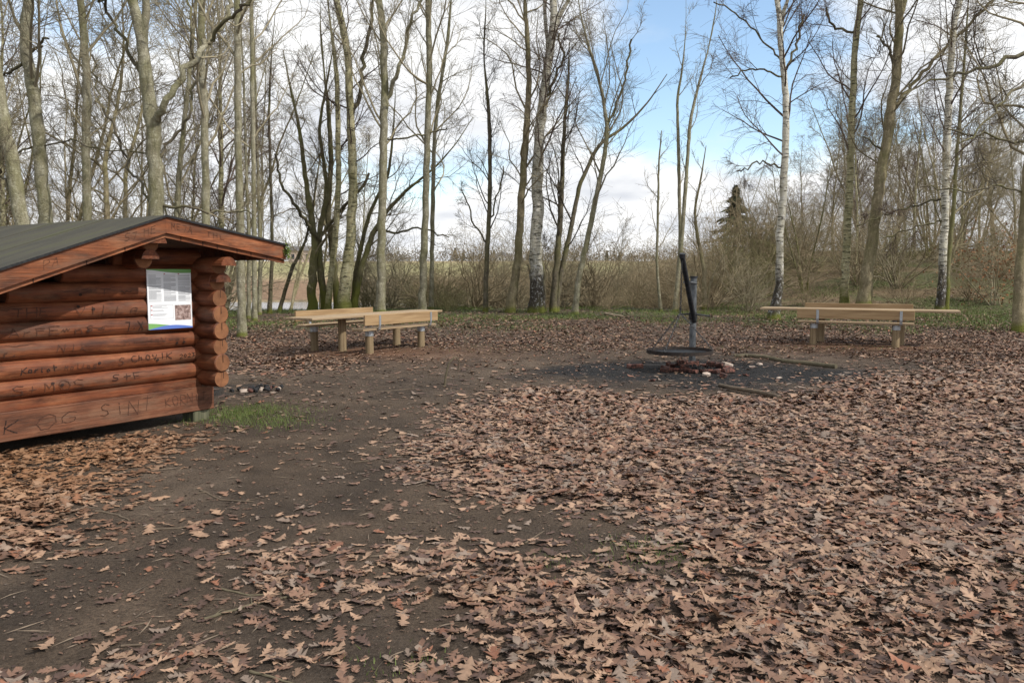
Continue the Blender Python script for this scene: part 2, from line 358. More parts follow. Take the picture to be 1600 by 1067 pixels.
# ------------------------------------------------------------------ masks on the ground plane
def gpoly(pxs): return np.array([atz(a, b, 0.0)[:2] for a, b in pxs])
def inpoly(P, x, y):
    c = np.zeros(x.shape, bool); n = len(P)
    for i in range(n):
        x0, y0 = P[i]; x1, y1 = P[(i+1) % n]
        if y0 == y1: continue
        c ^= ((y0 > y) != (y1 > y)) & (x < (x1-x0)*(y-y0)/(y1-y0)+x0)
    return c
ZONES = [
    (gpoly([(360, 497), (700, 494), (1010, 494), (1010, 536), (760, 540), (560, 562), (470, 588), (380, 592)]), 0.75),
    (gpoly([(1110, 495), (1700, 494), (2000, 560), (1640, 600), (1350, 556), (1250, 545), (1120, 536)]), 0.8),
    (gpoly([(-500, 790), (0, 703), (150, 685), (275, 688), (250, 725), (180, 780), (110, 835), (30, 865), (-500, 960)]), 1.0),
    (gpoly([(830, 605), (1000, 612), (1250, 604), (1330, 596), (1600, 575), (2300, 590), (2600, 1500), (740, 1500), (735, 1067), (700, 960), (690, 890), (760, 868), (860, 900), (960, 935), (1090, 905), (1080, 850), (960, 806), (800, 800), (700, 780), (620, 745), (650, 700), (700, 650)]), 1.0),
    (gpoly([(-100, 1300), (40, 1080), (150, 1000), (230, 960), (290, 900), (360, 830), (440, 800), (520, 850), (590, 900), (600, 960), (540, 1010), (510, 1300)]), 0.66),
    (gpoly([(680, 880), (870, 868), (910, 925), (720, 950)]), 0.5),
]
CHAR = gpoly([(880, 577), (990, 562), (1120, 558), (1250, 568), (1340, 592), (1250, 618), (1000, 622), (875, 600)])
def density(x, y):
    d = 0.0
    for k, (ox, oy) in enumerate(((0, 0), (0.28, 0.1), (-0.25, 0.18), (0.08, -0.32), (-0.12, 0.36), (0.42, -0.22), (-0.45, -0.2))): d = d+density1(x+ox*(0.75+y*0.03), y+oy*(0.75+y*0.04))
    d = d/7; d = np.where(y < 13, d*(0.4+0.6*sst(0.1, 0.7, d)), d)
    # trodden earth around the tables
    for (ax, ay, rx, ry) in ((-2.95, 16.7, 2.7, 1.3), (7.9, 17.7, 2.8, 1.3), (3.1, 13.4, 2.4, 1.25)): d = d*(1-0.9*np.exp(-(((x-ax)/rx)**2+((y-ay)/ry)**2)**2))
    return d
def density1(x, y):
    jx = x+(fbm(x*1.7, y*1.7)-0.44)*1.3+(fbm(x*6, y*6+4, 2)-0.37)*0.6; jy = y+(fbm(x*1.7+31, y*1.7+17)-0.44)*1.6+(fbm(x*6+8, y*6+40, 2)-0.37)*0.7
    d = np.where(y > 16.5, 0.5, 0.04+0.25*sst(0.52, 0.64, fbm(x*1.3+50, y*1.3+8)))
    for P, v in ZONES: d = np.where(inpoly(P, jx, jy), v, d)
    cl = inpoly(ZONES[4][0], jx, jy) | inpoly(ZONES[5][0], jx, jy); d = np.where(cl, 0.13+0.85*sst(0.30, 0.44, fbm(x*1.9+3, y*1.9+28)), d)
    d = np.where(inpoly(CHAR, jx, jy), 0.10, d)
    # thin spots
    return d*(0.45+0.55*sst(0.26, 0.42, fbm(x*1.1+70, y*1.1+11)))

# ------------------------------------------------------------------ ground sheet
ys = np.concatenate([np.arange(-8, 0, 1.0), np.arange(0, 24, 0.16), np.arange(24, 46, 0.5), np.arange(46, 90, 2.0), np.arange(90, 330, 12.0), np.arange(330, 1900, 90.0)])
un = np.linspace(-1, 1, 241); xw = np.sign(un)*(14*np.abs(un)+24*np.abs(un)**3+1100*np.abs(un)**9)
GX, GY = np.meshgrid(xw, ys); GX = GX*np.clip(0.55+GY/28, 0.55, 1.6)
GZ = terrain(GX, GY); gxf, gyf = GX.ravel(), GY.ravel()
nr, nc = GX.shape; idx = np.arange(nr*nc).reshape(nr, nc)
fq = np.stack([idx[:-1, :-1], idx[:-1, 1:], idx[1:, 1:], idx[1:, :-1]], -1).reshape(-1, 4)
gm = mesh_np('ground', np.stack([gxf, gyf, GZ.ravel()], 1), fq, True, [M['ground']])
soil = np.array([0.098, 0.070, 0.049]); gc = np.tile(soil, (len(gxf), 1))
def blend(mask, col): 
    global gc
    m = np.clip(mask, 0, 1)[:, None]; gc = gc*(1-m)+np.array(col)*m
blend(0.55*sst(0.46, 0.60, fbm(gxf*1.2+21, gyf*0.9+2)), (0.055, 0.041, 0.031)); blend(0.5*sst(0.48, 0.62, fbm(gxf*0.8+61, gyf*0.7+32)), (0.15, 0.112, 0.082))
blend(sst(0.3, 0.9, density(gxf, gyf))*0.7, (0.095, 0.062, 0.044))
blend(0.8*np.exp(-((gxf+2.9)**2/7+(gyf-16.6)**2/2.4)), (0.165, 0.082, 0.046))           # trampled red-brown earth by the tables
blend(0.8*np.exp(-((gxf-7.8)**2/7+(gyf-17.5)**2/2.4)), (0.165, 0.082, 0.046))
jx = gxf+(fbm(gxf*1.5, gyf*1.5)-0.44)*1.6; jy = gyf+(fbm(gxf*1.5+9, gyf*1.5+5)-0.44)*1.8
fr = np.sqrt(((jx-3.2)/3.4)**2+((jy-13.2)/1.9)**2); blend(1-sst(0.6, 1.1, fr), (0.017, 0.017, 0.018))
fr = np.sqrt(((jx+4.3)/0.7)**2+((jy-11.3)/0.6)**2); blend((1-sst(0.6, 1.1, fr))*0.9, (0.022, 0.022, 0.022))
gmask = sst(22.5, 25, gyf+2*fbm(gxf*0.4, gyf*0.4))*(1-sst(34, 40, gyf)); blend(gmask*0.8*sst(0.3, 0.5, fbm(gxf*0.35+3, gyf*0.35)), (0.07, 0.085, 0.03))
blend(sst(34, 40, gyf)*(1-sst(66, 70, gyf)), (0.13, 0.11, 0.06))
rgt = sst(4, 12, gxf-(gyf-27)*0.12)
blend(sst(27, 29, gyf)*rgt, (0.16, 0.115, 0.065))
blend(sst(26.5, 29, gyf)*rgt*sst(0.42, 0.55, fbm(gxf*0.3+40, gyf*0.3)), (0.085, 0.095, 0.035))
fl = sst(66, 70, gyf)*(1-sst(5, 14, gxf-(gyf-27)*0.12))
blend(fl, (0.34, 0.27, 0.155)); band = fbm(gxf*0.01, gyf*0.05+3); blend(fl*sst(0.42, 0.52, band)*(1-sst(150, 260, gyf)), (0.22, 0.14, 0.085))
blend(fl*sst(110, 170, gyf)*(1-sst(230, 330, gyf)), (0.27, 0.25, 0.12)); blend(fl*sst(350, 480, gyf), (0.15, 0.13, 0.09))
vcol(gm, gc)
ground = link('ground', gm); tag(ground, kind='structure')

# stream beyond the trees
wm = mesh_np('stream', [(-120, 39, -0.78), (16, 39, -0.78), (16, 70, -0.78), (-120, 70, -0.78)], [(0, 1, 2, 3)], mats=[M['water']])
tag(link('stream', wm), kind='structure')

# ================================================================== log shelter
SH = empty('log_shelter', (-3.40, 9.043, 0.0), math.atan2(0.833, 0.553))
tag(SH, 'red-brown stained log shelter with felt roof and carved lettering on its gable', 'shelter')
# local frame: x along the gable wall (0 = right-hand corner), -y towards the viewer, z up
PITCHL, PITCHR, UA, ZA = 0.3455, 0.160, -0.85, 2.228; WL = -3.25; OV = 0.50; DEPTH = 4.3
def roof_top(u): return ZA-(UA-u)*PITCHL if u < UA else ZA-(u-UA)*PITCHR
def cyl_x(u0, u1, z, r, y=-0.0, n=18, seg=8, wob=0.004, seed=0):
    """log along local x with slightly uneven surface and chamfered ends"""
    rr = random.Random(seed); mb = MB(); pts = []; rad = []
    ph = rr.random()*6
    us = [u0, u0+0.012]+[u0+(u1-u0)*(i+1)/seg for i in range(seg-1)]+[u1-0.012, u1]
    for i, u in enumerate(us):
        pts.append((u, y, z+wob*math.sin(ph+u*2.1))); rad.append((r-0.012 if i in (0, len(us)-1) else r)+wob*math.sin(ph*2+u*3.3))
    mb.tube(pts, rad, n); return mb
LOGR = 0.1; PIT = 0.178
gable_logs = []
for k in range(9):
    z = 0.579+PIT*k
    u0, u1 = WL-0.18, 0.20
    lim = z+0.11
    while roof_top(u0) - 0.20 < lim and u0 < UA: u0 += 0.02
    while roof_top(u1) - 0.17 < lim and u1 > UA: u1 -= 0.02
    if u1-u0 < 0.2: break
    if k < 2: u1 = 0.165
    mb = cyl_x(u0, u1, z, LOGR, y=0.1, seed=k)
    o = mb.build('log', M['log'], SH, True); gable_logs.append((o, z))
mb = MB()
mb.box(((WL-0.05)/2-0.06, 0.09, 0.443), (abs(WL)-0.1, 0.16, 0.094)); mb.build('half_log', M['log'], SH)
mb = MB(); mb.box(((WL-0.1)/2-0.0, 0.03, 0.2575), (abs(WL)+0.1, 0.07, 0.271), bev=0.008); sill = mb.build('sill_beam', M['plank'], SH)
# back gable and long walls
for k in range(8):
    z = 0.579+PIT*k; u0, u1 = WL-0.18, 0.20
    while roof_top(u0)-0.20 < z+0.11 and u0 < UA: u0 += 0.02
    while roof_top(u1)-0.17 < z+0.11 and u1 > UA: u1 -= 0.02
    cyl_x(u0, u1, z, LOGR, y=3.5, seed=30+k, seg=3).build('log', M['log'], SH, True)
def side_log(u, z, y0, y1, r=LOGR, seed=0):
    rr = random.Random(seed); mb = MB(); ys_ = [y0, y0+0.01]+[y0+(y1-y0)*(i+1)/6 for i in range(5)]+[y1-0.01, y1]
    mb.tube([(u, y, z) for y in ys_], [r-0.008]+[r+0.003*math.sin(rr.random()*6)]*(len(ys_)-2)+[r-0.008], 20)
    o = mb.build('log', M['log_y'], SH, True); o.data.materials.append(M['log_end'])
    for p in o.data.polygons:
        if len(p.vertices) > 4: p.material_index = 1
    return o
for k in range(6):
    o = side_log(-0.10, 0.492+PIT*k, -0.30+random.Random(k).uniform(-0.015, 0.015), 3.8, 0.098, k)
    # drying crack in the end grain
    cb = MB(); ye = -0.3-0.02; zc = 0.492+PIT*k
    cb.box((-0.10+random.Random(k+9).uniform(-0.008, 0.008), ye+0.002, zc+0.05), (0.004, 0.004, 0.085)); cb.build('crack', M['carve'], o)
    if 0.492+PIT*k+0.12 < roof_top(WL+0.1)-0.2: side_log(WL+0.10, 0.492+PIT*k, -0.30, 3.8, 0.098, 20+k)
def corbel(u, z, y_full, y_ext, r=0.1, seed=0):
    """log whose end is stepped: the upper part reaches further out"""
    o = side_log(u, z, y_full, 3.8, r, seed)
    mb = MB(); n = 10; prof = [(u+(r-0.004)*math.cos(math.pi*i/n), z+(r-0.004)*math.sin(math.pi*i/n)) for i in range(n+1)]
    v = [(a, y_ext, b) for a, b in prof]+[(a, y_full+0.03, b) for a, b in prof]; m = n+1
    f = [(i, i+1, m+i+1, m+i) for i in range(n)]+[(0, m, 2*m-1, n), tuple(range(n, -1, -1))]
    mb.add(v, f); mb.build('corbel_end', M['log_y'], o, False)
corbel(-0.10, 0.492+PIT*6, -0.26, -0.37, 0.1, 41); corbel(-0.10, 0.492+PIT*7, -0.30, -0.47, 0.1, 42)
corbel(-0.93, 1.80, -0.22, -0.34, 0.1, 43); corbel(-0.91, 1.955, -0.32, -0.46, 0.09, 44)
# roof: two slopes
def slab(name, uA, uB, t0, t1, y0, y1, mat, parent, zt=0.0):
    """sheet following one slope between uA and uB, from t0 to t1 below the roof line"""
    mb = MB(); f = roof_top
    v = []
    for y in (y0, y1):
        for u, t in ((uA, t0), (uB, t0), (uB, t1), (uA, t1)): v.append((u, y, f(u)-t+zt))
    mb.add(v, [(0, 1, 2, 3), (7, 6, 5, 4), (0, 4, 5, 1), (1, 5, 6, 2), (2, 6, 7, 3), (3, 7, 4, 0)])
    return mb.build(name, mat, parent)
UL, UR = WL-0.42, 0.66
e = 1e-4
roofL = slab('roof', UL, UA-e, 0.0, 0.012, -OV-0.012, DEPTH, M['felt'], SH, 0.006)
roofR = slab('roof', UA+e, UR+0.02, 0.0, 0.012, -OV-0.012, DEPTH, M['felt'], SH, 0.006)
for sd, ua, ub, rf in ((0, UL, UA-e, roofL), (1, UA+e, UR, roofR)):
    n_ = 22; w_ = (DEPTH+OV-0.05)/n_
    for i in range(n_):                          # boarding under the felt: boards run up the slope, seen from below
        slab('roof_board', ua, ub, 0.012, 0.034, -OV+0.03+i*w_, -OV+0.03+(i+1)*w_-0.006, M['plank'], rf, 0.004)
    slab('bargeboard', ua, ub, 0.004, 0.17, -OV, -OV+0.028, M['fascia'], rf)
    slab('trim_strip', ua, ub, 0.171, 0.215, -OV+0.03, -OV+0.055, M['fascia'], rf)
    for i in range(1, 7):                        # joints in the trim
        u = ua+(ub-ua)*(i+random.uniform(-0.2, 0.2))/7; jb = MB(); jb.box((u, -OV+0.028, roof_top(u)-0.193), (0.006, 0.006, 0.04)); jb.build('joint', M['carve'], rf)
    slab('felt_edge', ua, ub+(0.02 if sd else 0), 0.0, 0.022, -OV-0.022, -OV-0.008, M['char'], rf, 0.008)
# eaves board at the right-hand side
mb = MB(); mb.box((UR-0.015, DEPTH/2-OV/2+0.05, roof_top(UR)-0.10), (0.03, DEPTH+OV-0.1, 0.15)); mb.build('eaves_board', M['fascia'], roofR)
# felt lap lines
for y in (0.55, 1.6, 2.65, 3.6):
    slab('felt_lap', UL+0.01, UA-0.03, -0.008, 0.0, y, y+0.02, M['felt'], roofL, 0.004)
# moss clump on the right-hand end of the bargeboard
mb = MB(); rr = random.Random(5)
for i in range(260):
    p = Vector((UR+rr.gauss(0.0, 0.02), -OV-0.005+rr.gauss(0, 0.03), roof_top(UR)-0.07+rr.gauss(0, 0.045))); a = Vector((rr.gauss(0, 1), rr.gauss(0, 1), rr.gauss(0, 1))).normalized()*rr.uniform(0.012, 0.022); b = a.orthogonal().normalized()*0.009
    mb.add([p-a, p+b, p+a, p-b], [(0, 1, 2, 3)])
mm = mb.build('moss_clump', M['moss'], roofR); mm['kind'] = 'stuff'
# foundation blocks
for u in (-0.16, -1.6, WL+0.2):
    for y in (0.12 if u > -1 else 0.75, 3.4):
        mb = MB(); mb.box((u, y, 0.055), (0.20, 0.22, 0.18), bev=0.01); mb.build('foundation_block', M['post_old'], SH)
mb = MB(); mb.box((WL/2, 1.8, 0.36), (abs(WL)-0.2, 3.3, 0.06)); mb.build('floor_deck', M['plank'], SH)

# carved and scratched lettering: a hand-drawn stroke alphabet
ST_ = {'A': [[(0, 0), (.5, 1), (1, 0)], [(.2, .4), (.8, .4)]], 'C': [[(1, .9), (.5, 1), (0, .6), (.1, .15), (.6, 0), (1, .15)]], 'E': [[(1, 1), (0, 1), (0, 0), (1, 0)], [(0, .5), (.8, .5)]],
 'F': [[(1, 1), (0, 1), (0, 0)], [(0, .55), (.8, .55)]], 'G': [[(1, .9), (.5, 1), (0, .6), (.1, .1), (.6, 0), (1, .15), (1, .45), (.6, .45)]], 'H': [[(0, 0), (0, 1)], [(1, 0), (1, 1)], [(0, .5), (1, .5)]],
 'I': [[(.5, 0), (.5, 1)]], 'K': [[(0, 0), (0, 1)], [(1, 1), (0, .45), (1, 0)]], 'L': [[(0, 1), (0, 0), (1, 0)]], 'M': [[(0, 0), (.1, 1), (.5, .4), (.9, 1), (1, 0)]], 'N': [[(0, 0), (0, 1), (1, 0), (1, 1)]],
 'O': [[(.5, 1), (.1, .8), (0, .4), (.3, 0), (.7, 0), (1, .4), (.9, .8), (.5, 1)]], 'P': [[(0, 0), (0, 1), (.8, .9), (.9, .6), (0, .45)]], 'R': [[(0, 0), (0, 1), (.8, .9), (.9, .6), (0, .5), (1, 0)]],
 'S': [[(1, .9), (.5, 1), (.1, .8), (.2, .55), (.8, .4), (.9, .15), (.5, 0), (0, .1)]], 'T': [[(0, 1), (1, 1)], [(.5, 1), (.5, 0)]], 'V': [[(0, 1), (.5, 0), (1, 1)]], 'X': [[(0, 0), (1, 1)], [(0, 1), (1, 0)]],
 'i': [[(.5, 0), (.5, .6)], [(.5, .85), (.52, .95)]], 'e': [[(.1, .35), (.9, .4), (.8, .7), (.4, .75), (.05, .4), (.3, 0), (.9, .1)]], 'h': [[(.1, 0), (.1, 1)], [(.1, .5), (.6, .6), (.8, 0)]], 'n': [[(.1, 0), (.1, .6)], [(.1, .45), (.6, .6), (.8, 0)]],
 'a': [[(.8, .6), (.2, .6), (.1, .1), (.8, .1), (.8, .6), (.9, 0)]], 'r': [[(.2, 0), (.2, .6)], [(.2, .4), (.8, .6)]], 'l': [[(.4, 1), (.4, .1), (.7, 0)]], 'o': [[(.5, .6), (.1, .3), (.5, 0), (.9, .3), (.5, .6)]], 't': [[(.5, 1), (.5, 0)], [(.1, .65), (.9, .65)]], 'g': [[(.8, .6), (.2, .5), (.3, .1), (.8, .2), (.8, .6), (.7, -.3), (.2, -.2)]],
 '+': [[(.5, .1), (.5, .9)], [(.1, .5), (.9, .5)]], '.': [[(.3, 0), (.5, .1)]], '7': [[(0, 1), (1, 1), (.4, 0)]], '2': [[(0, .8), (.5, 1), (.9, .7), (0, 0), (1, 0)]], '0': [[(.5, 1), (0, .5), (.5, 0), (1, .5), (.5, 1)]], '3': [[(0, .95), (.8, .9), (.3, .55), (.9, .3), (0, .05)]], ' ': [],
 '~': [[(0, .3), (.2, .5), (.4, .2), (.6, .6), (.8, .3), (1, .5)]]}
def scribble(text, u0, u1, zmid, h, surf, parent, w=0.005, seed=0, slope=0.0, mat=None):
    """text between u0 and u1 as thin raised strokes; surf(u, dz) gives (y, z) on the timber face"""
    rr = random.Random(seed); mb = MB(); cw = (u1-u0)/len(text)
    for i, ch in enumerate(text):
        chs = rr.uniform(0.72, 1.08); sk = rr.uniform(-0.8, 1.2)
        for st in ST_[ch]:
            P = []
            jx, jz = rr.uniform(-.06, .06), rr.uniform(-.10, .10)
            for a, b in zip(st[:-1], st[1:]):
                for s_ in range(4): t = s_/4; P.append((a[0]+(b[0]-a[0])*t, a[1]+(b[1]-a[1])*t))
            P.append(st[-1]); Q = []
            for x, z in P: Q.append((u0+cw*(i+0.12+chs*0.72*(x+jx+0.22*sk*(z-0.5))+rr.uniform(-.02, .02)), (chs*(z-0.5)+jz+rr.uniform(-.015, .015))*h+slope*(i-len(text)/2)*h))
            for k in range(len(Q)-1):
                (x0, z0), (x1, z1) = Q[k], Q[k+1]; dx, dz = x1-x0, z1-z0; ln = math.hypot(dx, dz) or 1e-6; ww = w*rr.uniform(0.55, 1.25)/2
                ox, oz = -dz/ln*ww, dx/ln*ww; ex, ez = dx/ln*ww, dz/ln*ww; v = []
                for (x, z) in ((x0-ex+ox, z0-ez+oz), (x0-ex-ox, z0-ez-oz), (x1+ex-ox, z1+ez-oz), (x1+ex+ox, z1+ez+oz)):
                    yy, zw = surf(x, z); v.append((x, yy, zmid+zw))
                mb.add(v, [(0, 1, 2, 3)])
    o = mb.build('lettering', M[mat or 'carve_faint'], parent); o['kind'] = 'stuff'; return o
def on_log(x, dz):
    a = dz/LOGR; return 0.1-(LOGR+0.0055)*math.cos(a), (LOGR+0.0055)*math.sin(a)
def on_beam(x, dz): return -0.0075, dz
G = gable_logs
def glog(i): return G[i][0], G[i][1]
for i, text, u0, u1, h, dz, w in ((0, 'S+MOS', -2.15, -1.45, 0.085, 0.0, 0.006), (0, 'S+F', -1.2, -0.85, 0.075, 0.015, 0.006), (0, '.', -0.65, -0.6, 0.05, 0.02, 0.008),
        (1, 'Karlot', -2.05, -1.72, 0.05, -0.005, 0.009), (1, 'Maling', -1.66, -1.33, 0.055, -0.005, 0.005), (1, 'S', -1.12, -1.03, 0.08, 0.0, 0.006), (1, 'ChOVIK', -0.98, -0.50, 0.06, 0.02, 0.006), (1, '2023', -0.42, -0.22, 0.045, 0.0, 0.006),
        (2, 'r.', -2.2, -2.05, 0.075, -0.005, 0.007), (2, 'NIK', -1.72, -1.38, 0.08, 0.0, 0.006), (2, 'Mi~HaV~er', -1.05, -0.30, 0.05, 0.015, 0.005),
        (3, 'ArFE~nS~', -2.15, -1.2, 0.07, 0.0, 0.007), (3, '7.X', -1.02, -0.82, 0.085, 0.0, 0.008), (3, 'I~n', -0.72, -0.4, 0.06, 0.0, 0.004),
        (4, 'THE', -2.1, -1.75, 0.085, 0.0, 0.008), (4, 'VILLe', -1.55, -0.84, 0.085, 0.0, 0.007), (5, '~T~', -1.5, -0.9, 0.07, 0.0, 0.006)):
    o, z = glog(i); scribble(text, u0, u1, z, h, lambda x, d_, dz=dz: on_log(x, d_+dz), o, w, seed=int(u0*100) % 997, mat='carve' if text in ('7.X', 'Karlot', '2023', 'S+F', 'ChOVIK', 'K') else None)
scribble('K', -2.24, -2.05, 0.265, 0.15, on_beam, sill, 0.010, 1, 0.0, 'carve'); scribble('OG', -1.95, -1.50, 0.265, 0.13, on_beam, sill, 0.008, 2)
scribble('SiNT', -1.34, -0.74, 0.28, 0.15, on_beam, sill, 0.008, 3); scribble('KORNiT', -0.62, -0.09, 0.275, 0.11, on_beam, sill, 0.006, 4)
for text, u0, u1, w in (('HE', -2.6, -2.44, 0.006), ('PA', -2.06, -1.9, 0.005), ('HE', -1.10, -0.95, 0.006), ('S7', -1.30, -1.15, 0.006)):
    scribble(text, u0, u1, roof_top((u0+u1)/2)-0.09, 0.08, lambda x, d_, um=(u0+u1)/2: (-OV-0.003, d_+(roof_top(x)-roof_top(um))), roofL, w*0.7, int(u0*50) % 99)
for text, u0, u1, w in (('ME74', -0.80, -0.55, 0.006), ('THL', -0.40, -0.15, 0.006)):
    if '4' in text: text = text.replace('4', 'A')
    scribble(text, u0, u1, roof_top((u0+u1)/2)-0.085, 0.075, lambda x, d_, um=(u0+u1)/2: (-OV-0.003, d_+(roof_top(x)-roof_top(um))), roofR, w*0.7, 7)
# drying checks along the logs
for i in range(len(G)-1):
    o, z = glog(i); rr = random.Random(160+i)
    for k in range(2):
        u0 = rr.uniform(-2.5, -0.7); ln = rr.uniform(0.2, 0.6); dz = rr.uniform(-.06, .06); cb = MB(); n_ = 14; v = []
        for j in range(n_+1):
            t = j/n_; dd = dz+0.006*math.sin(t*9+k)+0.004*math.sin(t*23+i)+rr.uniform(-.002, .002); ww = 0.0018*math.sin(math.pi*t)+0.0003
            for sg in (-1, 1): yy, zw = on_log(0, dd+sg*ww); v.append((u0+ln*t, yy, z+zw))
        cb.add(v, [(2*j, 2*j+2, 2*j+3, 2*j+1) for j in range(n_)]); cb.build('crack', M['carve'], o)
# knots in the timber
for i in range(len(G)-2):
    o, z = glog(i); rr = random.Random(60+i)
    for k in range(2):
        u = rr.uniform(-2.3, -0.3); dz = rr.uniform(-.05, .05); mb = MB(); v = [(u,)+tuple((lambda t: (t[0], z+t[1]))(on_log(u, dz)))]
        for j in range(10):
            a = 2*math.pi*j/10; yy, zw = on_log(0, dz+0.013*math.sin(a)); v.append((u+0.017*math.cos(a), yy, z+zw))
        mb.add(v, [(0, 1+j, 1+(j+1) % 10) for j in range(10)]); mb.build('knot', M['carve'], o)

# ------------------------------------------------------------------ notice board on the gable
SG = empty('information_board', SH.matrix_basis @ Vector((0, 0, 0)), SH.rotation_euler.z)
SG.location = SH.location
tag(SG, 'white printed information board with green and blue wave hanging on the log gable', 'notice board')
su0, su1, sz0, sz1, sy = -0.775, -0.255, 1.062, 1.70, -0.012
def quad(mb, u0, u1, z0, z1, y): mb.add([(u0, y, z0), (u1, y, z0), (u1, y, z1), (u0, y, z1)], [(0, 1, 2, 3)])
mb = MB(); mb.box(((su0+su1)/2, sy+0.006, (sz0+sz1)/2), (su1-su0, 0.012, sz1-sz0)); mb.build('board', M['paper'], SG)
yp = sy-0.0015; sw, sh_ = su1-su0, sz1-sz0
P = lambda a, b: (su0+a*sw, sz0+b*sh_)
def wave(name, mat, lo, hi, off):
    mb = MB(); n = 24
    for i in range(n):
        a0, a1 = i/n, (i+1)/n; v = []
        for a, fn in ((a0, lo), (a1, lo), (a1, hi), (a0, hi)):
            u, z = P(a, fn(a)); v.append((u, yp-off, z))
        mb.add(v, [(0, 1, 2, 3)])
    mb.build(name, mat, SG)
wave('green_wave', M['print_green'], lambda a: 0.0, lambda a: 0.075+0.03*math.cos(a*3.2)*(1-a*0.3)-0.03*a, 0.0)
wave('blue_wave', M['print_blue'], lambda a: 0.0, lambda a: max(0.002, 0.05*math.sin(a*math.pi)+0.02*a+0.002), 0.0008)
wave('green_header', M['print_green'], lambda a: 0.985-0.05*math.sin(max(0, a-0.1)*2.2), lambda a: 1.0, 0.0)
tx = MB(); rr = random.Random(3)
for c0 in (0.03, 0.36, 0.69):
    b = 0.90
    while b > 0.46:
        if rr.random() < 0.14: b -= 0.008
        u0, z0 = P(c0, b); u1, z1 = P(c0+0.28*rr.choice((1, 1, 1, 0.95, 0.6)), b+0.0052); quad(tx, u0, u1, z0, z1, yp); b -= 0.0105
for b in (0.385, 0.37, 0.355, 0.315, 0.30, 0.255, 0.24, 0.225):
    u0, z0 = P(0.10, b); u1, z1 = P(0.10+rr.uniform(0.2, 0.4), b+0.005); quad(tx, u0, u1, z0, z1, yp)
for (a0, a1, b0, b1) in ((0.05, 0.56, 0.405, 0.408), (0.05, 0.56, 0.175, 0.178), (0.05, 0.056, 0.175, 0.408), (0.556, 0.56, 0.175, 0.408)):
    u0, z0 = P(a0, b0); u1, z1 = P(a1, b1); quad(tx, u0, u1, z0, z1, yp-0.0004)
tx.build('printed_text', M['print_grey'], SG)['kind'] = 'stuff'
for a, b in ((0.37, 0.915), (0.69, 0.915), (0.06, 0.385), (0.06, 0.315), (0.06, 0.24)):
    fg = MB(); u0, z0 = P(a, b); u1, z1 = P(a+0.035, b+0.014); quad(fg, u0, u1, z0, z1, yp-0.0004); fg.build('small_flag', M['print_red'], SG)
ph = MB(); u0, z0 = P(0.60, 0.14); u1, z1 = P(0.97, 0.395); quad(ph, u0, u1, z0, z1, yp); ph.build('printed_photo', M['photo'], SG)

# ================================================================== picnic tables and benches
def plank(name, L_, w, t, c, mat, parent, bev=0.006, tilt=0.0):
    mb = MB(); mb.box(c, (L_, w, t), Matrix.Rotation(tilt, 3, 'X'), bev=bev); return mb.build(name, mat, parent)
def make_table(loc, rz, L_, ztop, posts, label, group):
    T = empty('picnic_table', loc, rz); tag(T, label, 'table', group)
    w = 0.25; 
    for i in range(3): plank('board', L_, w-0.006, 0.048, (0, (i-1)*w, ztop-0.024+[0.0, 0.001, -0.001][i]), M['timber'], T)
    for x in posts:
        mb = MB(); mb.tube([(x, 0, -0.15), (x, 0, 0.2), (x, 0, ztop-0.07)], [0.088, 0.086, 0.085], 20); mb.build('post', M['post'], T, True)
        mb = MB(); mb.box((x, 0, ztop-0.06), (0.10, 0.66, 0.022)); mb.build('crossbar', M['galv'], T)
    return T
def make_bench(loc, rz, side, L_, posts, label, group):
    B = empty('bench', loc, rz); tag(B, label, 'bench', group)
    plank('seat', L_, 0.30, 0.045, (0, 0, 0.4875), M['timber'], B)
    yb = side*0.185
    plank('backrest', L_, 0.045, 0.215, (0, yb, 0.682), M['timber_red'], B)
    for x in posts:
        mb = MB(); mb.tube([(x, 0, -0.15), (x, 0, 0.15), (x, 0, 0.455)], [0.083, 0.081, 0.080], 20); p = mb.build('post', M['post'], B, True)
        mb = MB(); mb.tube([(x, 0, 0.35), (x, 0, 0.456)], 0.088, 20); mb.build('collar', M['galv'], p, True)
        mb = MB(); w = 0.055; y2 = yb+side*0.028
        path = [(0.0, 0.459), (side*0.13, 0.459), (side*0.165, 0.458), (side*0.195, 0.485), (y2, 0.57), (y2, 0.775)]
        for (a, b) in zip(path[:-1], path[1:]):
            dy, dz = b[0]-a[0], b[1]-a[1]; ln = math.hypot(dy, dz); ny, nz_ = -dz/ln*0.005, dy/ln*0.005
            v = [(x+sx*w/2+0.09, p_[0]+s_*ny, p_[1]+s_*nz_) for sx in (-1, 1) for p_ in (a, b) for s_ in (-1, 1)]
            mb.add(v, [(0, 1, 3, 2), (4, 6, 7, 5), (0, 4, 5, 1), (2, 3, 7, 6), (0, 2, 6, 4), (1, 5, 7, 3)])
        mb.build('bracket', M['galv'], B)
    return B
GT, GB = 'picnic tables in the clearing', 'benches at the picnic tables'
mid = np.array([-3.06, 17.35]); rz = math.atan2(1.5, 0.92); u = np.array([math.cos(rz), math.sin(rz)]); nv = np.array([-u[1], u[0]])
z0 = gz(*mid)
make_table((mid[0], mid[1], z0), rz, 4.2, 0.755, (-0.9, 0.85), 'long timber picnic table standing near the moss-based multi-stem trees and the shelter', GT)
for sgn, sh2, lab in ((-1, 0.0, 'low timber bench with steel brackets on the path side of the table near the shelter'), (1, -0.15, 'low timber bench with steel brackets between the table near the shelter and the stream')):
    p = mid+nv*sgn*0.70+u*sh2; make_bench((p[0], p[1], gz(*p)+(0.0 if sgn < 0 else 0.05)), rz, sgn, 2.4, (-0.85, 0.85), lab, GB)
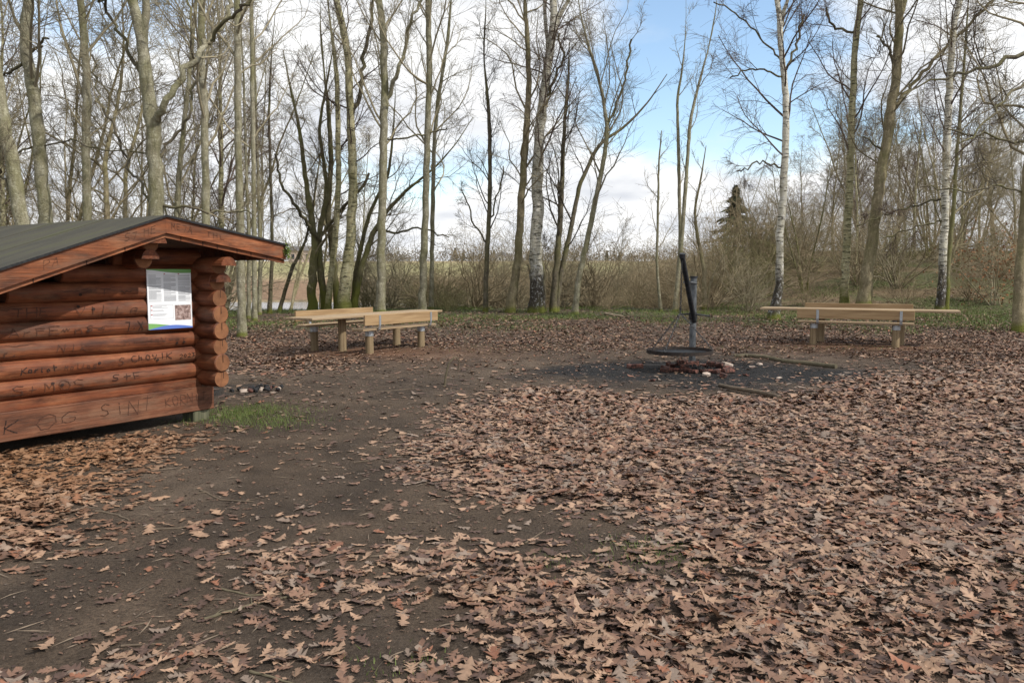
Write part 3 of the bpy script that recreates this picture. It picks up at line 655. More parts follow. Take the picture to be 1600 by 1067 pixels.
mid = np.array([7.98, 18.55]); rz = math.atan2(-0.62, 1.3); u = np.array([math.cos(rz), math.sin(rz)]); nv = np.array([-u[1], u[0]])
z0 = gz(*mid)+0.02
make_table((mid[0], mid[1], z0), rz, 4.2, 0.785, (-0.75, 0.95), 'long timber picnic table standing behind the fire grill by the leaning grey trunk', GT)
for sgn, lab in ((-1, 'low timber bench with steel brackets on the fire side of the table by the birches'), (1, 'low timber bench with steel brackets on the woodland side of the table by the birches')):
    p = mid+nv*sgn*0.70; make_bench((p[0], p[1], gz(*p)+(0.02 if sgn < 0 else 0.10)), rz, sgn, 2.4, (-0.85, 0.85), lab, GB)

# ================================================================== swing-arm fire grill
def gp(px, py, Y): return atY(px, py, Y)
GR = empty('fire_grill', (3.29, 14.35, gz(3.29, 14.35))); tag(GR, 'black steel fire grill with leaning arm and round pan hung on chains', 'fire grill')
def loc(p): return Vector(p)-GR.location
ptop = gp(1084, 434, 14.35); pb = Vector((ptop[0], 14.35, GR.location.z-0.2))
mb = MB(); mb.tube([loc(pb), loc(pb)+Vector((0, 0, 0.6)), loc(ptop)], [0.062, 0.06, 0.058], 14); post = mb.build('post', M['steel_grey'], GR, True)
mb = MB(); mb.tube([loc(ptop)+Vector((0, 0, -0.005)), loc(ptop)+Vector((0, 0, 0.03))], 0.07, 14); mb.build('cap', M['steel'], post, True)
mb = MB(); mb.tube([loc(ptop)-Vector((0, 0, 0.75)), loc(ptop)-Vector((0, 0, 0.62))], 0.074, 14); mb.build('collar', M['steel'], post, True)
at = Vector(gp(1066, 401, 13.62)); ab = Vector(gp(1085, 503, 14.22))
mb = MB(); mb.tube([loc(ab), loc(ab.lerp(at, 0.5)), loc(at)], 0.045, 12); arm = mb.build('arm', M['steel'], GR, True)
mb = MB(); mb.tube([loc(at)-Vector((0, 0, 0.02)), loc(at)+Vector((0, -0.02, 0.05))], 0.055, 12); mb.build('pulley_head', M['steel'], arm, True)
am = ab.lerp(at, 0.62); tp = Vector(ptop)-Vector((0, 0, 0.1))
mb = MB()
for s_ in (-0.05, 0.05): mb.tube([loc(tp)+Vector((s_, 0, 0)), loc(am)+Vector((s_, 0, 0))], 0.018, 6)
mb.build('stay_bracket', M['steel_grey'], GR, True)
hb = ab.lerp(at, 0.12)
mb = MB(); mb.tube([loc(hb)+Vector((-0.22, 0.0, 0.0)), loc(hb)+Vector((0.0, 0, 0.01)), loc(hb)+Vector((0.30, 0.0, -0.03))], 0.015, 8); mb.build('handle', M['steel'], GR, True)
PC = Vector(gp(1062, 548, 13.55)); PR = 0.555
def chain(mb, a, b, n):
    a, b = Vector(a), Vector(b); d = (b-a)/n; t = d.normalized(); s1 = t.orthogonal().normalized(); s2 = t.cross(s1)
    for i in range(n):
        c = a+d*(i+0.5); sd = s1 if i % 2 else s2; pts = []
        for j in range(8):
            w = 2*math.pi*j/8; pts.append(c+t*(d.length*0.66*math.cos(w))+sd*(0.013*math.sin(w)))
        for j in range(8): mb.tube([pts[j], pts[(j+1) % 8]], 0.005, 4, False)
knot = Vector((PC.x, PC.y, gp(1062.5, 489, 13.58)[2]))
mb = MB(); chain(mb, loc(at), loc(knot), 26); mb.build('chain', M['steel'], GR)
for a in (200, 232, 352):
    w = math.radians(a); e_ = PC+Vector((PR*math.cos(w), PR*math.sin(w), 0.02)); mb = MB(); chain(mb, loc(knot), loc(e_), 22); mb.build('chain', M['steel'], GR)
mb = MB(); n = 48; v = []; rp = [(PR-0.012, 0.022), (PR, 0.022), (PR+0.005, -0.036), (PR-0.016, -0.04), (PR-0.024, -0.03)]
for j in range(n):
    w = 2*math.pi*j/n
    for r_, h_ in rp: v.append(loc(PC)+Vector((r_*math.cos(w), r_*math.sin(w), h_)))
k5 = len(rp); f = [(j*k5+i, ((j+1) % n)*k5+i, ((j+1) % n)*k5+(i+1) % k5, j*k5+(i+1) % k5) for j in range(n) for i in range(k5)]
mb.add(v, f); rim = mb.build('pan_rim', M['rust'], GR, True)
mb = MB()
for i in range(-26, 27):
    x = i*0.0205; h_ = math.sqrt(max(0, PR**2-x*x))-0.01
    if h_ > 0.03: mb.tube([loc(PC)+Vector((x, -h_, -0.03)), loc(PC)+Vector((x, h_, -0.03))], 0.0065, 5, False)
for y in (-0.28, 0, 0.28):
    h_ = math.sqrt(PR**2-y*y)-0.01; mb.tube([loc(PC)+Vector((-h_, y, -0.042)), loc(PC)+Vector((h_, y, -0.042))], 0.009, 5, False)
mb.build('grate_bars', M['steel'], rim)['kind'] = 'stuff'

# fire ring of bricks
FC = Vector((3.17, 13.62, 0.0)); FR = empty('fire_ring', (FC.x, FC.y, gz(FC.x, FC.y))); tag(FR, 'ring of sooty red bricks around the fire under the grill', 'fire ring')
def brick_mesh(name, s, mat, seed, chip=0.012):
    import bmesh
    rr = random.Random(seed); mb = MB(); mb.box((0, 0, 0), s, bev=0.008)
    v = [(p[0]+rr.uniform(-chip, chip)*0.5, p[1]+rr.uniform(-chip, chip)*0.5, p[2]+rr.uniform(-chip, chip)*0.4) for p in mb.v]
    me = bpy.data.meshes.new(name); me.from_pydata(v, [], mb.f); me.materials.append(mat); me.update(); return me
BM = [brick_mesh('brick', s, M['brick'], i) for i, s in enumerate(((0.22, 0.105, 0.055), (0.20, 0.10, 0.06), (0.13, 0.105, 0.06), (0.22, 0.055, 0.105)))]
rr = random.Random(12)
nb_ = 17
for i in range(nb_):
    w = 2*math.pi*i/nb_+rr.uniform(-.06, .06); R_ = 0.52+rr.uniform(-.06, .07); back = math.sin(w) > 0.45 and i % 3 != 0
    me = BM[3] if back else BM[rr.choice((0, 1, 2))]
    x, y = R_*math.cos(w), R_*math.sin(w)*0.95
    o = link('brick', me, None, FR, (x, y, (0.055 if back else 0.03)+gz(FC.x+x, FC.y+y)-FR.location.z)); o.rotation_euler = (rr.uniform(-.1, .1), rr.uniform(-.12, .12), w+math.pi/2+rr.uniform(-.6, .6))
for i in range(5):
    w = rr.uniform(0, 6.28); x, y = 0.40*math.cos(w), 0.40*math.sin(w)
    o = link('brick', BM[2], None, FR, (x, y, 0.085)); o.rotation_euler = (rr.uniform(-.4, .4), rr.uniform(-.4, .4), rr.uniform(0, 3))
mb = MB()
for i in range(60):
    a = rr.uniform(0, 6.28); r_ = 0.36*math.sqrt(rr.random()); p = Vector((r_*math.cos(a), r_*math.sin(a), 0.02+rr.uniform(0, 0.03)))
    mb.box(p, (rr.uniform(.02, .08), rr.uniform(.02, .04), rr.uniform(.015, .035)), Matrix.Rotation(rr.uniform(0, 3), 3, 'Z') @ Matrix.Rotation(rr.uniform(-.5, .5), 3, 'X'))
c_ = mb.build('charcoal', M['char'], FR); c_['kind'] = 'stuff'
def ground_thing(name, me, px, py, rot, dz, label, cat, group=None, sc=1.0):
    p = atz(px, py, 0.0); o = link(name, me); o.location = (p[0], p[1], gz(p[0], p[1])+dz); o.rotation_euler = rot; o.scale = (sc, sc, sc); tag(o, label, cat, group); return o
ground_thing('brick', brick_mesh('brick', (0.27, 0.12, 0.075), M['brick'], 31), 992, 577, (0, 0, 0.25), 0.03, 'lone dark red brick lying on the ash apart from the fire ring', 'brick')
ground_thing('brick', brick_mesh('brick', (0.20, 0.11, 0.07), M['brick'], 32), 1041, 582, (0, 0, 0.6), 0.03, 'dark brick leaning against the end of the fire ring', 'brick')
ground_thing('stone', brick_mesh('stone', (0.17, 0.13, 0.10), M['pale'], 33, 0.04), 1135, 577, (0.1, 0.15, 0.3), 0.045, 'pale broken stone block beside the brick fire ring', 'stone')
ground_thing('stone', brick_mesh('stone', (0.12, 0.09, 0.06), M['pale'], 34, 0.04), 1104, 588, (0.1, 0, 0.9), 0.03, 'small pinkish stone in front of the brick fire ring', 'stone')
ground_thing('brick', brick_mesh('brick', (0.15, 0.10, 0.07), M['brick'], 35), 1130, 590, (0.3, 0.1, 1.1), 0.04, 'red brick tipped on edge in front of the fire ring', 'brick')
for i, (px, py) in enumerate(((1175, 575), (1166, 587), (1218, 591), (1019, 597), (1187, 572))):
    ground_thing('rubble', brick_mesh('rubble', (0.09, 0.06, 0.03), M['pale' if i % 2 == 0 else 'brick'], 50+i, 0.03), px, py, (rr.uniform(-.2, .2), 0, rr.uniform(0, 3)), 0.012, 'small chip of rubble scattered on the ash by the fire', 'rubble', 'rubble chips on the ash')

# remains of a small fire by the shelter
AP = empty('ash_pile', tuple(atz(402, 609)[:2])+(0.0,)); AP.location.z = gz(AP.location.x, AP.location.y); tag(AP, 'small burnt-out campfire with charred chunks beside the shelter corner', 'campfire')
for i in range(26):
    a = rr.uniform(0, 6.28); r_ = 0.27*math.sqrt(rr.random()); mt = M['char'] if i > 7 else (M['pale'] if i < 4 else M['brick'])
    mb = MB(); mb.box((0, 0, 0), (rr.uniform(.04, .13), rr.uniform(.03, .06), rr.uniform(.03, .055)), bev=0.008); o = mb.build('chunk', mt, AP)
    o.location = (1.4*r_*math.cos(a), r_*math.sin(a)-(0.12 if i < 5 else 0), 0.015+rr.uniform(0, .03)); o.rotation_euler = (rr.uniform(-.5, .5), rr.uniform(-.5, .5), rr.uniform(0, 3))

# ------------------------------------------------------------------ branches and sticks lying about
def stick(pxs, r0, r1, label, mat, name='fallen_branch', cat='branch', group=None, lift=None, twigs=0, seed=0):
    rr = random.Random(seed); P = []
    for i, (a, b) in enumerate(pxs):
        p = atz(a, b, 0.0); P.append(Vector((p[0], p[1], gz(p[0], p[1]))))
    o0 = P[0].copy(); n = len(P); Q = []
    for i in range(n-1):
        for t in (0, 0.25, 0.5, 0.75): Q.append(P[i].lerp(P[i+1], t))
    Q.append(P[-1]); m = len(Q)
    rad = [r0+(r1-r0)*i/(m-1) for i in range(m)]
    Q = [q_-o0+Vector((rr.gauss(0, r0*0.35), rr.gauss(0, r0*0.35), rad[i]*0.7+(lift[0]*math.sin(math.pi*i/(m-1)) if lift else 0))) for i, q_ in enumerate(Q)]
    mb = MB(); mb.tube(Q, rad, 8); o = mb.build(name, mat, None, True); o.location = o0; tag(o, label, cat, group)
    for k in range(twigs):
        i = rr.randrange(1, m-1); d = Vector((rr.gauss(0, 1), rr.gauss(0, 1), 0.03)).normalized()*rr.uniform(0.06, 0.13)
        tb = MB(); tb.tube([Q[i], Q[i]+d*0.5+Vector((0, 0, 0.004)), Q[i]+d], [r1*0.8, r1*0.6, r1*0.3], 5); tb.build('twig', mat, o)
    return o
def m_stick(name, a, b): 
    q = NT(name); n = q.noise(q.coord((1, 1, 1)), 22, 5); n2 = q.noise(q.coord((1, 1, 1)), 6, 4); c = q.mix(0.5, q.ramp(n, [(0.3, a), (0.7, b)]), q.ramp(n2, [(0.35, a), (0.65, b)])); q.bump(n, 0.5, 0.006); return q.done(c, 0.85)
M['st_brown'] = m_stick('stick_bark', (0.065, 0.048, 0.034), (0.15, 0.115, 0.08)); M['st_green'] = m_stick('mossy_stick', (0.065, 0.056, 0.034), (0.145, 0.12, 0.076)); M['st_pale'] = m_stick('barkless_stick', (0.28, 0.21, 0.14), (0.44, 0.35, 0.25))
stick([(1146, 561), (1165, 560), (1195, 563), (1225, 568), (1260, 571), (1304, 577)], 0.036, 0.044, 'thick greenish branch lying past the fire ring towards the benches', M['st_green'], seed=1, twigs=1)
stick([(1122, 603), (1145, 611), (1170, 616), (1200, 621), (1222, 626)], 0.026, 0.032, 'brown branch lying between the ash and the oak leaves', M['st_brown'], seed=2, lift=(0.035,))
stick([(946, 498), (958, 502), (974, 503)], 0.05, 0.035, 'short bare pale branch on the leaves near the leaning grey tree', M['st_pale'], seed=3)
# bent stick standing in the path
p = atz(694, 602); o0 = Vector((p[0], p[1], gz(p[0], p[1]))); mb = MB()
mb.tube([(0, 0, -0.02), (0.03, 0, 0.18), (0.07, 0.0, 0.34), (0.15, 0.02, 0.43), (0.21, 0.03, 0.42)], [0.016, 0.015, 0.014, 0.013, 0.011], 7); o = mb.build('bent_stick', M['st_green'], None, True); o.location = o0; tag(o, 'arched greenish stick standing up out of the bare path', 'stick')
mb = MB(); mb.tube([(0.18, 0.025, 0.43), (0.23, 0.03, 0.36), (0.20, 0.03, 0.24)], [0.013, 0.012, 0.010], 6); mb.build('broken_end', M['st_brown'], o, True)
FG = [([(318, 965), (380, 948), (440, 935), (492, 923)], 0.008, 0.005, 'st_green', 'long thin lichen-green stick across leaves'), ([(345, 921), (390, 930), (455, 927)], 0.006, 0.004, 'st_green', 'straight mossy stick beside long green stick'),
      ([(312, 767), (345, 780), (396, 783)], 0.008, 0.005, 'st_brown', 'kinked grey-brown stick on bare soil'), ([(228, 826), (280, 824), (326, 815)], 0.007, 0.004, 'st_brown', 'nearly straight brown stick on bare soil'),
      ([(150, 801), (185, 805), (203, 812)], 0.008, 0.006, 'st_brown', 'short curved stick beside the leaf drift at the shelter'), ([(553, 723), (588, 718)], 0.008, 0.005, 'st_brown', 'short dark stick alone on the open path'),
      ([(160, 990), (195, 978), (228, 969)], 0.007, 0.004, 'st_brown', 'reddish stick stub among few leaves'), ([(190, 1007), (225, 1004), (260, 998)], 0.006, 0.003, 'st_brown', 'thin pale twig on damp bare soil'),
      ([(390, 1045), (425, 1056), (460, 1068)], 0.007, 0.004, 'st_green', 'green twig poking from the leaf patch'), ([(700, 881), (735, 874), (752, 866)], 0.006, 0.004, 'st_brown', 'grey forked twig near the grassy spot'),
      ([(945, 852), (952, 836), (965, 862)], 0.006, 0.004, 'st_brown', 'crooked twig near the grassy spot'), ([(820, 850), (850, 830)], 0.006, 0.003, 'st_brown', 'thin slanting twig between scattered leaves'),
      ([(60, 868), (110, 860), (160, 852)], 0.005, 0.003, 'st_brown', 'fine dark twig along the leaf drift edge'),
      ([(640, 700), (680, 706)], 0.008, 0.005, 'st_brown', 'small brown stick at the edge of the leaf carpet'), ([(585, 612), (650, 606)], 0.009, 0.006, 'st_brown', 'dark stick lying across the trodden path'),
      ([(760, 1010), (830, 985), (900, 978)], 0.006, 0.004, 'st_brown', 'slender brown stick on top of the leaf carpet'), ([(1230, 780), (1300, 775)], 0.007, 0.004, 'st_brown', 'dark stick half buried in the leaf carpet')]
for i, (pp, a, b, mt, lab) in enumerate(FG): stick(pp, a, b, lab, M[mt], 'stick', 'stick', 'sticks scattered on the ground', seed=20+i, twigs=(2 if i in (0, 2, 9, 12) else 0))

# ================================================================== trees and shrubs
def nrm(v): return v/np.maximum(np.linalg.norm(v, axis=-1, keepdims=True), 1e-9)
def grow(R, S, D, Ln, r0, r1, k, wander, up):
    n = len(S); P = np.zeros((n, k+1, 3)); P[:, 0] = S; d = nrm(D)
    step = (Ln/k)[:, None]; upv = np.array([0, 0, 1.0])
    for i in range(k):
        d = nrm(d+R.normal(0, wander, (n, 3))+upv*up); P[:, i+1] = P[:, i]+d*step
    t = np.linspace(0, 1, k+1)[None]; rad = r0[:, None]*(1-t)+r1[:, None]*t
    return P, rad
def spawn(R, P, rad, per, t0, t1, ang, angj):
    n, k1, _ = P.shape; m = n*per; pi = np.repeat(np.arange(n), per)
    t = (t0+(t1-t0)*((np.tile(np.arange(per), n)+R.random(m))/per))*(k1-1); i = np.minimum(t.astype(int), k1-2); f = (t-i)
    S = P[pi, i]*(1-f)[:, None]+P[pi, i+1]*f[:, None]; d = nrm(P[pi, i+1]-P[pi, i]); r = rad[pi, i]*(1-f)+rad[pi, i+1]*f
    q = nrm(np.cross(d, R.normal(0, 1, (m, 3)))); a = ang+R.normal(0, angj, m)
    return S, d*np.cos(a)[:, None]+q*np.sin(a)[:, None], r, t/(k1-1), pi
def tubes(P, rad, sides):
    n, k1, _ = P.shape; T = nrm(np.gradient(P, axis=1)); D = nrm(P[:, -1]-P[:, 0])
    ref = np.where(np.abs(D[:, 2:3]) < 0.8, np.array([[0, 0, 1.0]]), np.array([[1.0, 0, 0]]))[:, None, :]
    A = nrm(np.cross(T, np.broadcast_to(ref, T.shape))); B = np.cross(T, A)
    w = 2*np.pi*np.arange(sides)/sides
    V = P[:, :, None]+rad[:, :, None, None]*(A[:, :, None]*np.cos(w)[None, None, :, None]+B[:, :, None]*np.sin(w)[None, None, :, None])
    I = np.arange(n*k1*sides).reshape(n, k1, sides); J = np.roll(I, -1, axis=2)
    Fq = np.stack([I[:, :-1], J[:, :-1], J[:, 1:], I[:, 1:]], -1).reshape(-1, 4)
    return V.reshape(-1, 3), Fq
def join(parts):
    V = []; Fs = []; b = 0
    for v, f in parts: V.append(v); Fs.append(f+b); b += len(v)
    return np.concatenate(V), np.concatenate(Fs)
def resample(P, rad, n, smooth=2):
    P = np.asarray(P, float); s = np.concatenate([[0], np.cumsum(np.linalg.norm(np.diff(P, axis=0), axis=1))]); t = np.linspace(0, s[-1], n)
    Q = np.stack([np.interp(t, s, P[:, i]) for i in range(3)], 1); r = np.interp(t, s, rad)
    for _ in range(smooth): Q[1:-1] = 0.25*Q[:-2]+0.5*Q[1:-1]+0.25*Q[2:]
    return Q, r
def build_tree(name, base, stems, limbs, P, bark, twig, label, group, seed, cat='tree'):
    """stems/limbs: lists of (points, radii) in world space; P: branching parameters"""
    R = np.random.default_rng(seed); root = empty(name, tuple(base)); tag(root, label, cat, group); b = np.array(base)
    tp = []; cp = []; par = []
    for pts, rad in stems:
        Q, r = resample(pts, rad, max(14, int(len(pts)*5))); n = len(Q)
        Q = Q+np.concatenate([[[0, 0, 0]], R.normal(0, 1, (n-1, 3))*r[1:, None]*0.10])
        r = r*(1+R.normal(0, 0.035, n)); h = Q[:, 2]-Q[0, 2]; r = r*(1+0.45*np.exp(-h/0.22)); Q[0, 2] -= 0.25
        tp.append(tubes((Q-b)[None], r[None], 12)); par.append((Q, r))
    for pts, rad in limbs:
        Q, r = resample(pts, rad, max(10, len(pts)*4), 1); n = len(Q); Q = Q+np.concatenate([[[0, 0, 0]], R.normal(0, 1, (n-1, 3))*0.035])
        lv, lf = tubes((Q-b)[None], r[None], 7); link('limb', mesh_np('limb', lv, lf, True, [bark if r.max() > 0.065 and bark.name in ('pale_grey_bark', 'brown_bark') else M['darkbark']]), None, root); par.append((Q, r))
    v, f = join(tp); link('trunk', mesh_np('trunk', v, f, True, [bark]), None, root)
    for pi, (Q, r) in enumerate(par):
        isl = pi >= len(stems); Ltot = np.linalg.norm(np.diff(Q, axis=0), axis=1).sum()
        n1 = P['n1'] if pi == 0 else (max(4, int(P['n1']*(0.6 if P.get('multi') else 0.4))) if not isl else (3 if r.max() < 0.055 else max(4, int(P['n1']*0.33)))); t0 = P.get('t0', 0.3) if not isl else 0.3
        S, D, rr_, t, _ = spawn(R, Q[None], r[None], n1, t0, 0.99, P['a1'], 0.18)
        Ln = P['L1']*(1.1-0.65*t)*R.uniform(0.55, 1.25, n1)*(0.55 if isl else 1); ro = np.minimum(rr_*0.45, 0.008+Ln*0.0085)
        P1, R1 = grow(R, S, D, Ln, ro, ro*0.3, 8, P.get('w1', 0.13), P.get('u1', 0.10))
        cp.append(tubes(P1-b, R1, 5))
        S, D, rr_, t, pi_ = spawn(R, P1, R1, P['n2'], 0.18, 1.0, 0.75, 0.2)
        Ln = P.get('L2', 0.42)*Ln[pi_]*(1.15-0.6*t)*R.uniform(0.5, 1.3, len(S)); ro = np.clip(rr_*0.5, 0.004, 0.013)
        P2, R2 = grow(R, S, D, Ln, ro, np.full(len(S), 0.0036), 4, P.get('w2', 0.16), P.get('u2', 0.06))
        cp.append(tubes(P2-b, R2, 3))
        S, D, rr_, t, pi_ = spawn(R, P2, R2, P['n3'], 0.15, 1.0, 0.65, 0.25)
        Ln = np.clip(P.get('L3', 0.5)*Ln[pi_], 0.18, 1.1)*R.uniform(0.6, 1.4, len(S))
        P3, R3 = grow(R, S, D, Ln, np.full(len(S), P.get('tr', 0.0042)), np.full(len(S), 0.003), 2, P.get('w3', 0.14), P.get('u3', 0.03))
        cp.append(tubes(P3-b, R3, 3))
        if P.get('n4', 0):
            S, D, rr_, t, pi_ = spawn(R, P3, R3, P['n4'], 0.2, 1.0, 0.6, 0.25)
            P4, R4 = grow(R, S, D, Ln[pi_]*R.uniform(0.35, 0.8, len(S)), np.full(len(S), 0.0038), np.full(len(S), 0.0024), 2, 0.12, P.get('u3', 0.03)); cp.append(tubes(P4-b, R4, 3))
    v, f = join(cp); link('crown', mesh_np('crown', v, f, True, [twig]), None, root)
    return root
def copy_tree(o, locn, rz, sc, label=None, group=None, cat=None):
    c = o.copy(); COL.objects.link(c); c.location = locn; c.rotation_euler = (0, 0, rz); c.scale = sc if hasattr(sc, '__len__') else (sc, sc, sc)
    if label: c['label'] = label
    if group: c['group'] = group
    if cat: c['category'] = cat
    for ch in o.children:
        k = ch.copy(); COL.objects.link(k); k.parent = c
    return c
def stem_px(pts, wpx, D, H, Rs, base=None):
    """trunk from photo directions at a known distance D, carried on above the frame to height H"""
    P = [atY(a, b, D) for a, b in pts]; 
    if base is not None: P[0] = np.array(base)
    n = len(P); w = np.interp(np.linspace(0, 1, n), np.linspace(0, 1, len(wpx)), wpx); rad = [q_*D/F/2 for q_ in w]
    d = P[-1]-P[-2]; d = d/np.linalg.norm(d)
    while P[-1][2] < H:
        d = d*0.75+np.array([0, 0, 0.25])+Rs.normal(0, 0.05, 3); d /= np.linalg.norm(d)
        hleft = H-P[-1][2]; P.append(P[-1]+d*1.3); rad.append(max(0.012, rad[-1]*(1-min(0.9, 1.3/(hleft+1.3)))))
    if rad[-1] > 0.02:
        for g_ in (0.6, 0.28, 0.1): d = d*0.8+np.array([0, 0, 0.2])+Rs.normal(0, 0.10, 3); d /= np.linalg.norm(d); P.append(P[-1]+d*0.9); rad.append(max(0.006, rad[n-1]*g_))
    return P, rad
KINDS = {
 'birch': dict(bark='birch', twig='twig_birch', P=dict(n1=28, n2=9, n3=9, n4=0, t0=0.30, a1=0.80, L1=3.4, L2=0.42, u1=0.05, u2=-0.08, u3=-0.22, L3=0.7, w1=0.12)),
 'birchy': dict(bark='birch_y', twig='twig_birch', P=dict(n1=26, n2=8, n3=8, t0=0.28, a1=0.75, L1=3.2, u1=0.10, u2=-0.02, u3=-0.10, L3=0.6)),
 'grey': dict(bark='greybark', twig='twig_grey', P=dict(n1=24, n2=9, n3=8, t0=0.32, a1=0.70, L1=4.4, w1=0.16, w2=0.2, u1=0.14, u2=0.08, u3=0.04)),
 'oak': dict(bark='oakbark', twig='twig_oak', P=dict(n1=24, n2=9, n3=8, t0=0.28, a1=0.85, L1=4.4, u1=0.08, w1=0.2, w2=0.22)),
 'moss': dict(bark='mossbark', twig='twig_oak', P=dict(multi=1, n1=16, n2=9, n3=8, t0=0.2, a1=0.85, L1=3.6, u1=0.08, w1=0.2, w2=0.22)),
 'dark': dict(bark='darkbark', twig='twig_dark', P=dict(n1=20, n2=8, n3=8, t0=0.22, a1=0.7, L1=2.6, u1=0.10)),
}
def tree_px(name, kind, D, stems, limbs, H, label, seed, group=None, over=None):
    """stems: [(px points, widths)], first point is the foot; D None = foot found on the ground"""
    Rs = np.random.default_rng(seed+900); K = KINDS[kind]; (f0x, f0y) = stems[0][0][0]
    if D is None: b = base_on_ground(f0x, f0y); D = b[1]
    else:
        p = atY(f0x, f0y, D); b = np.array([p[0], D, gz(p[0], D)])
    st = []
    for i, (pts, w) in enumerate(stems):
        p0 = atY(pts[0][0], pts[0][1], D); bb = (p0[0], D+(0.25*i if i else 0), gz(p0[0], D)) if pts[0][1] > 300 else None
        st.append(stem_px(pts, w, D+(0.25*i if i else 0), H if not i else H*0.92, Rs, bb))
    lm = []
    for pts, w in limbs:
        n = len(pts); dp = np.cumsum(np.concatenate([[0], Rs.normal(0, 0.35, n-1)])); P_ = [atY(a, c, D+dp[j]) for j, (a, c) in enumerate(pts)]
        wr = np.interp(np.linspace(0, 1, n), np.linspace(0, 1, len(w)), w); lm.append((P_, [q_*D/F/2 for q_ in wr]))
    P = dict(K['P']); P.update(over or {})
    return build_tree(name, b, st, lm, P, M[K['bark']], M[K['twig']], label, group, seed)

TL = 'trees along the edge of the clearing'
tree_px('oak_tree', 'grey', 16.5, [([(248, 545), (246, 335), (240, 214), (228, 118), (221, 46), (205, 0)], [24, 23, 20, 17, 13]), ([(222, 60), (229, 25), (228, 0), (232, -60)], [11, 10])],
    [([(247, 190), (255, 165), (278, 125), (303, 93), (331, 64), (353, 32), (362, -10)], [11, 9, 7]), ([(331, 64), (352, 36), (378, 14), (396, 0)], [6, 4]), ([(250, 246), (270, 218), (288, 198), (299, 168), (302, 110), (299, 50), (297, -20)], [5, 4, 3]),
     ([(240, 330), (215, 280), (196, 242), (178, 200), (153, 157), (146, 86)], [4, 4, 3]), ([(222, 116), (208, 90), (192, 60), (168, 18), (155, -20)], [7, 5, 4]), ([(252, 320), (296, 321), (342, 330), (398, 332)], [5, 4, 2])],
    15, 'big pale forking tree rising directly behind the shelter roof ridge', 101, TL, dict(n1=12, L1=3.2, t0=0.4))
tree_px('grey_tree', 'grey', 17.5, [([(74, 540), (71, 349), (61, 200), (43, 96), (39, 36), (46, 0)], [21, 19, 16, 13])], [([(40, 92), (22, 112), (0, 120), (-30, 135)], [5, 3]), ([(44, 96), (60, 72), (74, 60)], [6, 3]), ([(22, 245), (60, 225), (108, 217), (150, 232), (235, 243)], [3, 2])],
    15, 'thick greyish trunk with dark knotty branches behind the left of the shelter roof', 102, TL, dict(n1=14, L1=3.2))
tree_px('grey_tree', 'grey', 15.5, [([(50, 545), (34, 349), (20, 260), (11, 214), (0, 160), (-12, 60)], [22, 21, 18, 15])], [([(16, 300), (0, 270), (-20, 250)], [4, 3])],
    14, 'leaning pale trunk crossing behind the lower roof edge of the shelter', 103, TL, dict(n1=12, L1=3.0))
tree_px('grey_tree', 'grey', None, [([(378, 526), (375, 363), (372, 214), (371, 100), (370, 0)], [13, 11, 10])], [], 16, 'slim straight pale trunk beside the right end of the shelter roof', 104, TL, dict(t0=0.4))
tree_px('grey_tree', 'grey', 23, [([(323, 510), (322, 349), (320, 178), (313, 71), (316, 0)], [13, 11, 10])], [], 15, 'slim grey trunk between the forking tree and the straight pale trunk', 105, TL)
tree_px('grey_tree', 'grey', 22, [([(140, 515), (137, 342), (134, 214), (137, 140), (130, 45), (125, 0)], [14, 12, 10])], [], 15, 'grey trunk rising behind the middle of the shelter roof slope', 106, TL)
tree_px('grey_tree', 'grey', 27, [([(398, 500), (397, 356), (395, 178), (393, 0)], [8, 7, 6])], [], 15, 'very thin upright grey tree just past the roof end of the shelter', 107, TL, dict(n1=14))
tree_px('mossy_tree', 'moss', None, [([(487, 487), (488, 420), (493, 380), (480, 300), (468, 200), (452, 130)], [15, 12, 7, 3]), ([(506, 486), (500, 420), (497, 375), (512, 300), (498, 200), (512, 120)], [12, 10, 6, 3]), ([(524, 485), (520, 400), (512, 330), (518, 250), (512, 160)], [11, 9, 6])],
    [([(498, 375), (480, 350), (462, 320), (440, 290), (430, 240)], [7, 5, 3]), ([(500, 370), (530, 330), (560, 300), (580, 270)], [6, 4])], 10.5, 'dark mossy multi-stem tree behind the bench near the stream', 108, TL)
tree_px('birch_tree', 'birchy', None, [([(536, 486), (541, 430), (548, 375), (552, 281), (548, 187), (545, 94), (534, 37), (526, 0)], [21, 16, 13, 11, 9])], [([(549, 190), (565, 140), (568, 90), (580, 30), (585, 0)], [7, 6, 4])],
    15, 'yellowish birch with a thick mossy foot behind the bench near the stream', 109, TL)
tree_px('birch_tree', 'birchy', None, [([(512, 487), (516, 440), (524, 375), (529, 281), (528, 187), (526, 120)], [10, 9, 7])], [], 12, 'slimmer yellowish birch stem next to the mossy-footed birch', 110, TL, dict(n1=14))
tree_px('mossy_tree', 'moss', None, [([(552, 484), (562, 430), (580, 370), (600, 335), (632, 300), (680, 262)], [11, 9, 6, 3]), ([(549, 484), (556, 420), (575, 340), (608, 270), (615, 200)], [8, 6, 3])], [([(585, 360), (620, 365), (660, 355), (700, 372)], [4, 2])],
    8, 'mossy tree leaning over towards the stream with arching dark limbs', 111, TL, dict(n1=12, L1=2.8))
tree_px('grey_tree', 'grey', None, [([(595, 489), (596, 375), (599, 234), (601, 140), (599, 47), (592, 0)], [14, 12, 10])], [([(604, 155), (625, 105), (637, 60), (640, 30), (660, 0)], [7, 5, 4]), ([(606, 218), (640, 216), (680, 205), (700, 200)], [3, 2])],
    17, 'tall straight pale trunk behind the long table near the shelter', 112, TL)
tree_px('grey_tree', 'grey', None, [([(659, 489), (662, 400), (665, 328), (667, 234), (671, 117), (669, 0)], [12, 10, 8])], [], 17, 'pale slender trunk standing past the far end of the long table', 113, TL)
